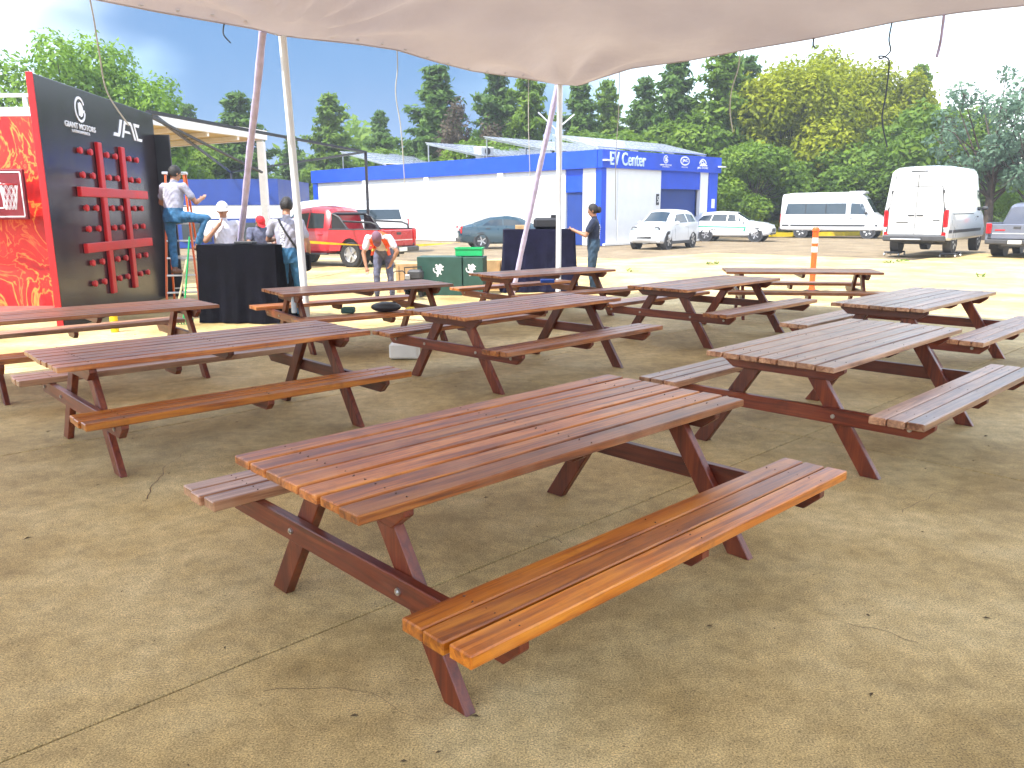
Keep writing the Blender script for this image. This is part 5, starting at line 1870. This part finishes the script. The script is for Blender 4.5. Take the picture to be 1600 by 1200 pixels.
    for (a, b_, ra, rb, m) in prims:
        a_, bb_ = np.array(a), np.array(b_)
        ab = bb_ - a_
        L2_ = max(1e-9, ab @ ab)
        t_ = np.clip((fc - a_) @ ab / L2_, 0, 1)
        dd = np.linalg.norm(fc - (a_ + t_[:, None] * ab), axis=1) - (ra + (rb - ra) * t_)
        w_ = dd < best
        best[w_] = dd[w_]; idx[w_] = keys.index(m)
    out.polygons.foreach_set('material_index', idx)
    out.polygons.foreach_set('use_smooth', [True] * len(out.polygons))
    # cloth wrinkles
    vn = np.empty(nv_ * 3, np.float32); out.vertices.foreach_get('normal', vn); vn = vn.reshape(-1, 3)
    vm = np.zeros(nv_, int)
    for p, i_ in zip(out.polygons, idx):
        for v_ in p.vertices: vm[v_] = i_
    wr_ = (np.sin(co[:, 2] * 46 + 9 * np.sin(co[:, 1] * 11) + 7 * np.sin(co[:, 0] * 9)) + np.sin(co[:, 2] * 23 - co[:, 1] * 31 + 3)) * .0030
    wr_[(vm == 0) | (vm == 3)] = 0
    co += vn * wr_[:, None]
    out.vertices.foreach_set('co', co.ravel())
    out.update()
    root = empty(name, loc, rz, lab, 'person')
    root.scale = (scale, scale, scale)
    body = link('body', out, None, root)
    # eyes
    for s in (1, -1):
        e_ = MB(); e_.sphere(hd + fwd * .083 + lat * (s * .032) + upv * .008, .012, 8, 6); e_.build('eye', M['eye'], body)
    if hair:
        hb_ = MB()
        rr = random.Random(3)
        nn, mm = 22, 12
        for j in range(mm + 1):
            a = math.pi * .74 * j / mm
            for i in range(nn):
                q = 2 * math.pi * i / nn
                front = math.cos(q)
                aa = a * (1.0 - .50 * max(0, front + .15))
                r_ = V((.108) * math.sin(aa) * math.cos(q) - .006, .088 * math.sin(aa) * math.sin(q), .122 * math.cos(aa) + .015)
                r_ *= 1 + rr.uniform(-.02, .02)
                hb_.v.append(tuple(hd + upv * .004 + rot @ r_))
        for j in range(mm):
            for i in range(nn): hb_.f.append((j * nn + i, j * nn + (i + 1) % nn, (j + 1) * nn + (i + 1) % nn, (j + 1) * nn + i))
        hb_.m = [0] * len(hb_.f)
        hb_.build('hair', M[hair], root, smooth=60)
    if cap:
        cb_ = MB()
        nn, mm = 20, 8
        for j in range(mm + 1):
            a = math.pi * .47 * j / mm
            for i in range(nn):
                q = 2 * math.pi * i / nn
                r_ = V(.116 * math.sin(a) * math.cos(q), .096 * math.sin(a) * math.sin(q), .115 * math.cos(a) + .028)
                cb_.v.append(tuple(hd + rot @ r_))
        for j in range(mm):
            for i in range(nn): cb_.f.append((j * nn + i, j * nn + (i + 1) % nn, (j + 1) * nn + (i + 1) % nn, (j + 1) * nn + i))
        cb_.m = [0] * len(cb_.f)
        o = cb_.build('cap', M[cap], root, smooth=60)
        bb_ = MB()
        P_ = []
        for i in range(11):
            q = R(-62 + 124 * i / 10)
            P_.append((.10 * math.cos(q), .09 * math.sin(q), .035)); P_.append((.10 * math.cos(q) + .085 * math.cos(q * .6), .088 * math.sin(q), .018 - .006 * abs(math.sin(q))))
        for z_ in (0, .006): bb_.v += [tuple(hd + rot @ V(p[0], p[1], p[2] + z_)) for p in P_]
        for i in range(10):
            a = 2 * i
            bb_.f += [(a, a + 1, a + 3, a + 2), (22 + a, 22 + a + 2, 22 + a + 3, 22 + a + 1), (a + 1, 23 + a, 25 + a, a + 3)]
        bb_.m = [0] * len(bb_.f)
        bb_.build('brim', M[cap], o, smooth=60)
    return root, body, D


def wrap_text(body, root, s, origin, xdir, ydir, w, h, m):
    """lettering laid on the cloth: project each point onto the body along the print normal"""
    o = text_obj('shirt_lettering', s, w, h, M[m], root, (0, 0, 0), (0, 0, 0), depth=.001)
    me = body.data
    bv = BVHTree.FromPolygons([v.co[:] for v in me.vertices], [p.vertices[:] for p in me.polygons])
    x_, y_ = Vector(xdir).normalized(), Vector(ydir).normalized()
    nz = x_.cross(y_).normalized()
    for v in o.data.vertices:
        p = Vector(origin) + x_ * v.co.x + y_ * v.co.y + nz * .4
        hit = bv.ray_cast(p, -nz, .8)
        v.co = (hit[0] if hit[0] is not None else p - nz * .4) + nz * (.004 + v.co.z)
    o.data.update()
    return o


# man on the ladder, back to the camera, right knee raised onto a higher step
root, body, D = person('person', 'man in grey shirt and blue jeans climbing the ladder', (-5.82, 14.22, .64), R(72),
    dict(pelvis=V(0, 0, .93), waist=V(.02, 0, 1.08), chest=V(.06, .01, 1.28), neck=V(.08, .01, 1.45), head=V(.13, .01, 1.59), look=V(1, -.3, -.15),
         knR=V(.22, -.46, .88), anR=V(.14, -.30, .46), hipR=V(0, -.095, .92), toeR=V(1, .2, 0), knL=V(.04, .10, .5), anL=V(-.02, .05, .09),
         shL=V(.06, .19, 1.39), elL=V(.14, .34, 1.14), wrL=V(.36, .33, 1.06), shR=V(.06, -.19, 1.39), elR=V(.16, -.33, 1.14), wrR=V(.34, -.30, 1.2)),
    dict(skin='skin', shirt='grey_tee', pants='jeans', shoe='shoe_brown'), scale=1.07)
wrap_text(body, root, 'ensua', (-.1, .12, 1.22), (0, 0, 1), (0, 1, 0), .3, .055, 'letter')
# man with white cap behind the black table, hand at his mouth
person('person', 'man in white cap with his hand at his mouth behind the black table', (-4.80, 13.75, 0), R(-78),
    dict(elR=V(.14, -.27, 1.16), wrR=V(.17, -.07, 1.38), look=V(1, .15, -.1)),
    dict(skin='skin', shirt='white_tee', pants='jeans_dark', shoe='shoe_dark'), hair=None, cap='cap_white', scale=1.06)
# person in red cap looking down
person('person', 'person in red cap and dark shirt looking down behind the table', (-4.98, 16.2, 0), R(-50),
    dict(head=V(.10, 0, 1.58), look=V(.8, 0, -.6), elL=V(.10, .27, 1.15), wrL=V(.34, .16, 1.12), elR=V(.10, -.27, 1.15), wrR=V(.34, -.16, 1.12)),
    dict(skin='skin', shirt='jeans_grey', pants='jeans_dark', shoe='shoe_dark'), scale=.95, hair=None, cap='cap_red')
# man with shoulder strap, back to the camera
root, body, D = person('person', 'man in grey printed shirt with shoulder strap, seen from behind', (-3.46, 12.7, 0), R(93),
    dict(head=V(.05, 0, 1.64), elL=V(.10, .30, 1.17), wrL=V(.30, .22, 1.18), elR=V(-.02, -.28, 1.12), wrR=V(.06, -.27, .90), look=V(1, .2, -.1)),
    dict(skin='skin', shirt='grey_tee', pants='jeans', shoe='shoe_dark'), scale=1.08)
wrap_text(body, root, 'ensua', (-.2, .05, 1.22), (0, 0, 1), (0, 1, 0), .3, .06, 'letter')
me_ = body.data
bv = BVHTree.FromPolygons([v.co[:] for v in me_.vertices], [p.vertices[:] for p in me_.polygons])
pts = []
for i in range(17):
    f = i / 16
    p = V(-.5, .10 - .30 * f, 1.46 - .52 * f)
    h_ = bv.ray_cast(p, V(1, 0, 0), 1.0)
    pts.append((h_[0] if h_[0] is not None else p + V(.4, 0, 0)) + V(-.008, 0, 0))
mb = MB(); mb.tube(pts, .016, 6); mb.build('strap', M['black'], root, smooth=50)
bx('waist_bag', (-.06, -.26, .86), (.22, .10, .26), 'cloth_black', root, .03)
# worker in orange vest bending forward, facing the camera
root, body, D = person('person', 'worker in orange safety vest bending forward', (-2.46, 15.55, 0), R(-92),
    dict(pelvis=V(-.16, 0, .93), waist=V(-.06, 0, 1.06), chest=V(.14, 0, 1.18), neck=V(.30, 0, 1.24), head=V(.42, .0, 1.23), look=V(.25, 0, -1),
         hipL=V(-.16, .10, .90), hipR=V(-.16, -.10, .90), knL=V(-.06, .13, .49), knR=V(-.06, -.13, .49), anL=V(-.12, .15, .09), anR=V(-.12, -.15, .09),
         shL=V(.24, .20, 1.20), elL=V(.28, .34, .95), wrL=V(.26, .22, .74), shR=V(.24, -.20, 1.20), elR=V(.26, -.30, .92), wrR=V(.34, -.24, .66)),
    dict(skin='skin', shirt='white_tee', pants='jeans_grey', shoe='shoe_dark'), hair=None, cap='cap_mauve', scale=1.0)
me_ = body.data
bv = BVHTree.FromPolygons([v.co[:] for v in me_.vertices], [p.vertices[:] for p in me_.polygons])
mb = MB(); mt = MB()
sp_a, sp_b = V(-.02, 0, 1.09), V(.30, 0, 1.235)
axis = (sp_b - sp_a).normalized()
lat_ = V(0, 1, 0)
nrm = axis.cross(lat_) * -1
NS, NA = 12, 25
for i in range(NS):
    c = sp_a.lerp(sp_b, i / (NS - 1))
    for k_ in range(NA):
        a = R(-142 + 284 * k_ / (NA - 1))   # open along the belly side
        d_ = (lat_ * math.sin(a) + V(-axis.z, 0, axis.x) * math.cos(a)).normalized()
        h_ = bv.ray_cast(c + d_ * .6, -d_, .6)
        p = h_[0] if h_[0] is not None else c + d_ * .15
        r_ = min((p - c).length, .175 if abs(math.sin(a)) > .4 else .16)
        mb.v.append(tuple(c + d_ * (r_ + .014)))
for i in range(NS - 1):
    for k_ in range(NA - 1): mb.f.append((i * NA + k_, i * NA + k_ + 1, (i + 1) * NA + k_ + 1, (i + 1) * NA + k_)); mb.m.append(0)
vest = mb.build('vest', M['vest'], root, smooth=60, fix=False)
for s in (1, -1):
    mb = MB(); mb.box((.13, s * .135, 1.0), (.22, .025, .26), Matrix.Rotation(R(14 * s), 3, 'X'), .01); mb.build('front_panel', M['vest'], vest)
    mb = MB(); mb.box((.13, s * .137, .98), (.224, .03, .045), Matrix.Rotation(R(14 * s), 3, 'X')); mb.build('tape', M['vest_tape'], vest)
# woman in navy shirt reaching to the counter
root, body, D = person('person', 'person in navy printed shirt standing by the counter, arm reaching out', (1.70, 16.85, 0), R(165),
    dict(elR=V(.20, -.20, 1.16), wrR=V(.42, -.12, 1.22), elL=V(.12, .24, 1.14), wrL=V(.36, .15, 1.24), look=V(1, 0, -.05)),
    dict(skin='skin', shirt='dark_tee', pants='jeans_dark', shoe='shoe_dark'), scale=1.03)
wrap_text(body, root, 'ensua', (-.1, .02, 1.22), (0, 0, 1), (-.3, 1, 0), .3, .06, 'letter')
mb = MB(); mb.sphere((-.10, 0, 1.64), (.05, .06, .07), 10, 8); mb.build('hair_bun', M['hair'], root, smooth=50)


# ================================================================ TREES
def leaf_cloud(name, pts, dirs, size, m, rng, elong=1.0):
    """many small leaf faces: rhombus per point, roughly facing dirs"""
    n = len(pts)
    d = dirs + rng.normal(0, .55, (n, 3))
    d /= np.linalg.norm(d, axis=1)[:, None] + 1e-9
    t = rng.normal(0, 1, (n, 3))
    t -= d * (t * d).sum(1)[:, None]
    t /= np.linalg.norm(t, axis=1)[:, None] + 1e-9
    b = np.cross(d, t)
    s = size * rng.uniform(.6, 1.35, n)[:, None]
    v = np.stack([pts - t * s * elong, pts - b * s * .6 + d * s * .15, pts + t * s * elong, pts + b * s * .6 + d * s * .15], 1).reshape(-1, 3)
    me = bpy.data.meshes.new(name)
    me.vertices.add(n * 4)
    me.vertices.foreach_set('co', v.astype(np.float32).ravel())
    me.loops.add(n * 4)
    me.loops.foreach_set('vertex_index', np.arange(n * 4, dtype=np.int32))
    me.polygons.add(n)
    me.polygons.foreach_set('loop_start', np.arange(0, n * 4, 4, dtype=np.int32))
    me.polygons.foreach_set('loop_total', np.full(n, 4, np.int32))
    me.update(calc_edges=True)
    me.materials.append(m)
    return me


def trunk_mesh(name, branches, m):
    mb = MB()
    for pts, r0, r1 in branches:
        k = len(pts)
        mb.tube(pts, [r0 + (r1 - r0) * i / (k - 1) for i in range(k)], 7)
    return mb.mesh(name, m, smooth=60)


def conifer_proto(seed, m, n_leaf=15000):
    rng = np.random.default_rng(seed)
    H = 14.0
    P, Dn = [], []
    br = [([(0, 0, 0), (.1, .05, H * .4), (0, .1, H * .97)], .32, .03)]
    z = 1.2
    bl = []
    while z < H * .97:
        f = z / H
        rad = 4.7 * (1 - f) ** .8 * (0.82 + .18 * math.sin(z * 1.9 + seed)) + .3
        nb = int(6 + 3 * (1 - f))
        for k in range(nb):
            a = 2 * math.pi * (k + rng.uniform(-.3, .3)) / nb + z * 1.3
            ln = rad * rng.uniform(.55, 1.18)
            rise = rng.uniform(.05, .45) * ln
            bl.append((z, a, ln, rise))
        z += .62
    tot = sum(b[2] for b in bl)
    for (z, a, ln, rise) in bl:
        tip = np.array([math.cos(a) * ln, math.sin(a) * ln, rise])
        br.append(([(0, 0, z), tuple(tip * .5 + np.array([0, 0, z - .1])), tuple(tip + np.array([0, 0, z]))], .05, .012))
        k = max(5, int(n_leaf * ln / tot))
        f = rng.uniform(.12, 1.0, k) ** .75
        w = .2 + .42 * ln / 3.7
        base = np.outer(f, tip) + np.array([0, 0, z])
        base += rng.normal(0, 1, (k, 3)) * np.array([w, w, w * .55]) * (1.15 - .7 * f)[:, None]
        P.append(base)
        dd = np.tile(np.array([math.cos(a) * .5, math.sin(a) * .5, .8]), (k, 1))
        Dn.append(dd)
    P, Dn = np.concatenate(P), np.concatenate(Dn)
    return leaf_cloud('crown', P, Dn, .19, m, rng, 1.5), trunk_mesh('trunk', br, M['bark'])


def broad_proto(seed, m, R_=4.2, H=13.0, z0=1.0, n_blob=26, n_leaf=11000, leaf=.17, flame=0.0, open_=0.0):
    rng = np.random.default_rng(seed)
    P, Dn = [], []
    br = [([(0, 0, 0), (.15, .1, H * .25), (.05, -.1, H * .5)], .34, .16)]
    cz, hz = (H + z0) / 2, (H - z0) / 2
    blobs = []
    for i in range(n_blob):
        while True:
            q = rng.uniform(-1, 1, 3)
            if .18 < np.linalg.norm(q) < 1: break
        q = q / np.linalg.norm(q) * (np.linalg.norm(q) ** .4) * .80
        c = np.array([q[0] * R_, q[1] * R_, cz + q[2] * hz])
        if q[2] < 0: c[:2] *= 1.05
        r = rng.uniform(.9, 1.65) * R_ / 4.2 * (1 - open_ * .4)
        blobs.append((c, r))
        s0 = np.array([.1, 0, H * rng.uniform(.2, .45)])
        md = (s0 + c) / 2 + np.array([0, 0, -.3])
        br.append(([tuple(s0), tuple(md), tuple(c)], .11 if open_ else .05, .015))
        if open_:
            for _ in range(4):
                e_ = c + rng.normal(0, 1, 3) * r * .9
                br.append(([tuple(c), tuple((c + e_) / 2 + rng.normal(0, .1, 3)), tuple(e_)], .035, .01))
    area = sum(r * r for _, r in blobs)
    for c, r in blobs:
        k = int(n_leaf * r * r / area)
        d = rng.normal(0, 1, (k, 3))
        d /= np.linalg.norm(d, axis=1)[:, None]
        rr = r * (rng.uniform(.35, 1.08, k) ** .5)
        rr *= 1 + .18 * np.sin(d[:, 0] * 7 + c[0]) * np.sin(d[:, 1] * 6 + c[1]) * np.sin(d[:, 2] * 8)
        st = np.array([1, 1, .85 + flame])
        p = c + d * rr[:, None] * st
        if flame:
            sel = rng.uniform(0, 1, k) < .25
            p[sel, 2] += rng.exponential(.5 * flame, sel.sum())
        if open_:
            keep = rng.uniform(0, 1, k) > open_ * .3
            p, d = p[keep], d[keep]
        P.append(p); Dn.append(d * .8 + np.array([0, 0, .5]))
    P, Dn = np.concatenate(P), np.concatenate(Dn)
    P[:, 2] = np.maximum(P[:, 2], .1)
    return leaf_cloud('crown', P, Dn, leaf, m, rng, 1.2), trunk_mesh('trunk', br, M['bark'])


PROTO = {
    'con1': (conifer_proto(1, M['leaf_conifer']), 14.0), 'con2': (conifer_proto(2, M['leaf_conifer']), 14.0), 'con3': (conifer_proto(5, M['leaf_mid']), 14.0),
    'olive': (broad_proto(3, M['leaf_olive'], 5.0, 13.5, .6, 50, 46000, .165, .5), 14.3),
    'olive2': (broad_proto(13, M['leaf_olive'], 4.8, 13.0, .6, 46, 42000, .165, .4), 13.8),
    'mid': (broad_proto(4, M['leaf_mid'], 4.4, 9.0, .3, 30, 13000, .16), 9.2), 'mid2': (broad_proto(8, M['leaf_mid'], 4.2, 8.0, .2, 28, 12000, .16), 8.2),
    'bright': (broad_proto(6, M['leaf_bright'], 4.4, 10.0, 2.0, 24, 14000, .13, .2), 10.4),
    'grey': (broad_proto(7, M['leaf_grey'], 4.6, 12.0, 3.0, 34, 5200, .16, 0, .8), 12.2),
    'dry': (broad_proto(9, M['leaf_dry'], 3.2, 11.0, 1.0, 22, 4200, .14, .4, .5), 11.5),
}


def tree(kind, px, top, d, lab, wid=1.0, grp=None):
    """px, top: where the crown stands and tops out as measured on the photograph, at distance d"""
    (cm_, tm_), h0 = PROTO[kind]
    x = (px - 800) / 1260 * d
    h = 1.68 + (332 - .0068 * (px - 800) - top) * d / 1260
    k = h / h0
    nm = {'con': 'conifer_tree', 'oli': 'broadleaf_tree', 'mid': 'leafy_tree', 'bri': 'weeping_tree', 'gre': 'open_tree', 'dry': 'dry_tree'}[kind[:3]]
    t = empty(nm, (x, d, -.03), rnd.uniform(0, 6.28), lab, 'tree', grp)
    t.scale = (k * wid, k * wid, k)
    link('trunk', tm_, None, t)
    link('crown', cm_, None, t)
    return t


for (kind, px, top, d, wid, lab) in [
    ('bright', 140, 72, 44, .95, 'bright green weeping tree above the left of the game board'),
    ('bright', 215, 88, 46, .85, 'bright green tree above the right of the game board'),
    ('mid', 60, 190, 50, 1.1, 'green tree low behind the flame wall'),
    ('mid2', 262, 178, 48, .9, 'small green tree just right of the game board'),
    ('con1', 320, 168, 66, .85, 'small dark conifer left of the lavender leaning pole'),
    ('con2', 392, 150, 60, 1.15, 'dark conifer behind the near lavender pole'),
    ('mid', 330, 228, 58, 1.1, 'leafy tree filling the gap behind the carport'),
    ('con1', 470, 215, 70, 1.0, 'low dark conifer right of the near pole'),
    ('con3', 532, 152, 62, 1.0, 'conifer standing alone with a pointed top left of centre'),
    ('con2', 606, 178, 66, .8, 'narrow conifer in line with the thin hanging rope'),
    ('mid2', 640, 232, 60, 1.3, 'low leafy tree behind the far end of the white wall'),
    ('con1', 692, 112, 60, 1.15, 'tall conifer left of the dry brown tree'),
    ('dry', 738, 150, 56, .95, 'brown half bare tree among the conifers'),
    ('con2', 782, 108, 62, .95, 'tall conifer right of the dry brown tree'),
    ('con3', 828, 112, 60, .85, 'tall conifer rising behind the far pole lean'),
    ('mid', 760, 222, 53, 1.2, 'leafy tree behind the solar panels at centre'),
    ('con1', 905, 128, 62, .95, 'conifer just right of the far pole'),
    ('con3', 945, 132, 66, .8, 'slim conifer behind the building corner'),
    ('mid2', 930, 205, 58, 1.3, 'leafy tree low over the sign lettering'),
    ('con2', 1000, 128, 64, .9, 'conifer above the round sign logos'),
    ('con1', 1048, 92, 60, .95, 'tall conifer left of the two tallest'),
    ('con3', 1118, 84, 58, 1.05, 'tallest conifer, light green, right of the building sign'),
    ('con2', 1148, 98, 62, .9, 'tall dark conifer touching the yellow green trees'),
    ('mid', 1075, 190, 58, 1.2, 'leafy tree behind the right end of the building'),
    ('olive', 1222, 84, 58, 1.0, 'tallest yellow green tree with feathery top'),
    ('olive2', 1290, 92, 64, .9, 'yellow green tree in the middle of its group'),
    ('olive', 1352, 100, 60, .95, 'yellow green tree right above the minibus'),
    ('con3', 1408, 108, 64, .7, 'narrow pointed tree behind the knotted rope'),
    ('mid', 1170, 225, 52, 1.15, 'leafy tree behind the striped car'),
    ('mid2', 1265, 232, 55, 1.25, 'leafy tree behind the minibus rear'),
    ('mid', 1345, 238, 54, 1.2, 'leafy tree behind the minibus front'),
    ('mid2', 1420, 165, 54, 1.2, 'leafy tree left above the panel van'),
    ('grey', 1532, 102, 44, 1.0, 'open grey green tree with visible branches at right'),
    ('mid', 1500, 215, 52, 1.1, 'leafy tree right above the panel van'),
    ('grey', 1600, 130, 42, .9, 'sparse grey green tree cut by the right edge'),
    ('bright', 1590, 262, 46, 1.0, 'bright low tree behind the silver pickup'),
]:
    tree(kind, px, top, d, lab, wid, 'trees around the lot')

# wooded backdrop behind, reads as one mass
rng = np.random.default_rng(77)
n = 60000
a = rng.uniform(-52, 48, n)
y = 74 + rng.uniform(0, 14, n) - np.abs(rng.normal(0, 2, n))
hh = 6.0 + 2.0 * np.sin(a * .35) + 1.6 * np.sin(a * .9 + 1) + 1.2 * np.sin(a * 2.1)
zz = rng.uniform(0, 1, n) ** .8 * hh
P = np.stack([a, y, zz], 1)
D_ = np.tile(np.array([0, -.7, .6]), (n, 1))
bk = link('woodland', leaf_cloud('woodland', P, D_, .30, M['leaf_mid'], rng, 1.3))
tag(bk, 'dense green woodland closing the view behind the trees', 'woodland', kind='stuff')

# planting by the yellow kerb
rng = np.random.default_rng(5)
for (x, y, r, lab) in ((16.9, 52.6, .75, 'yellow green bush behind the kerb left of the minibus'), (17.9, 52.9, .85, 'larger yellow green bush next to the minibus')):
    d = rng.normal(0, 1, (1800, 3)); d /= np.linalg.norm(d, axis=1)[:, None]
    p = d * (r * rng.uniform(.4, 1.05, 1800) ** .5)[:, None]
    p[:, 2] = np.abs(p[:, 2]) * 1.25
    b_ = empty('bush', (x, y, .0), 0, lab, 'bush', 'bushes by the kerb')
    link('foliage', leaf_cloud('foliage', p, d + np.array([0, 0, .4]), .07, M['leaf_olive'], rng, 1.4), None, b_)
    mb = MB()
    for k_ in range(6): mb.tube([(0, 0, 0), (math.cos(k_) * r * .3, math.sin(k_) * r * .3, r * .5)], [.03, .012], 6)
    mb.build('stems', M['bark'], b_)
ag = empty('agave_plant', (15.6, 52.3, 0), 0, 'spiky agave plant between the distant car and the kerb', 'plant')
for i in range(18):
    q = 2 * math.pi * i * .381
    tl = R(18 + 50 * (i / 18))
    L = 2.0 - .5 * (i / 18)
    mb = MB()
    ring = []
    dirh = V(math.cos(q), math.sin(q), 0)
    sdv = V(-math.sin(q), math.cos(q), 0)
    for k_ in range(7):
        f = k_ / 6
        c = dirh * (L * f * math.sin(tl * (1 + .25 * f))) + V(0, 0, L * f * math.cos(tl * (1 + .25 * f)))
        w = .11 * (math.sin(math.pi * min(1, f * .8 + .25))) * (1 - f) ** .6 + .004
        up_ = dirh * -math.cos(tl) + V(0, 0, math.sin(tl))
        ring += [c + sdv * w, c - up_ * w * .4, c - sdv * w, c + up_ * w * .12]
    mb.v = [tuple(p) for p in ring]
    for k_ in range(6):
        for j in range(4): mb.f.append((k_ * 4 + j, k_ * 4 + (j + 1) % 4, k_ * 4 + 4 + (j + 1) % 4, k_ * 4 + 4 + j))
    mb.f.append((0, 1, 2, 3)); mb.m = [0] * len(mb.f)
    mb.build('leaf', M['agave'], ag, smooth=50)

# small weeds growing in the sunlit joints
rng = np.random.default_rng(21)
P, Dw = [], []
for i in range(70):
    j = rng.integers(-8, 8); t0 = -2.73 + j * SW
    s0 = rng.uniform(12, 34)
    c = gu * float(s0) + gv * float(t0)
    if c.y < 14 or c.y > 27: continue
    k_ = 14
    p = np.array([c.x, c.y, .03]) + rng.normal(0, 1, (k_, 3)) * np.array([.07, .07, .02])
    p[:, 2] = np.abs(p[:, 2])
    P.append(p); Dw.append(np.tile(np.array([0, -.5, .6]), (k_, 1)))
P, Dw = np.concatenate(P), np.concatenate(Dw)
tag(link('weeds', leaf_cloud('weeds', P, Dw, .03, M['leaf_mid'], rng, 1.8)), 'low weeds growing in the pavement joints', 'weeds', kind='stuff')

# ================================================================ AIR
hz = MB()
hz.box((0, 320, 8.5), (920, 780, 19.1))
haze = hz.build('haze', None)
hm = bpy.data.materials.new('haze_air')
hm.use_nodes = True
hn, hl = hm.node_tree.nodes, hm.node_tree.links
hn.clear()
ho = hn.new('ShaderNodeOutputMaterial')
hv = hn.new('ShaderNodeVolumePrincipled')
hv.inputs['Color'].default_value = (0.86, 0.92, 1.0, 1)
hv.inputs['Density'].default_value = 0.0012
hl.new(hv.outputs['Volume'], ho.inputs['Volume'])
haze.data.materials.clear()
haze.data.materials.append(hm)
tag(haze, kind='stuff')
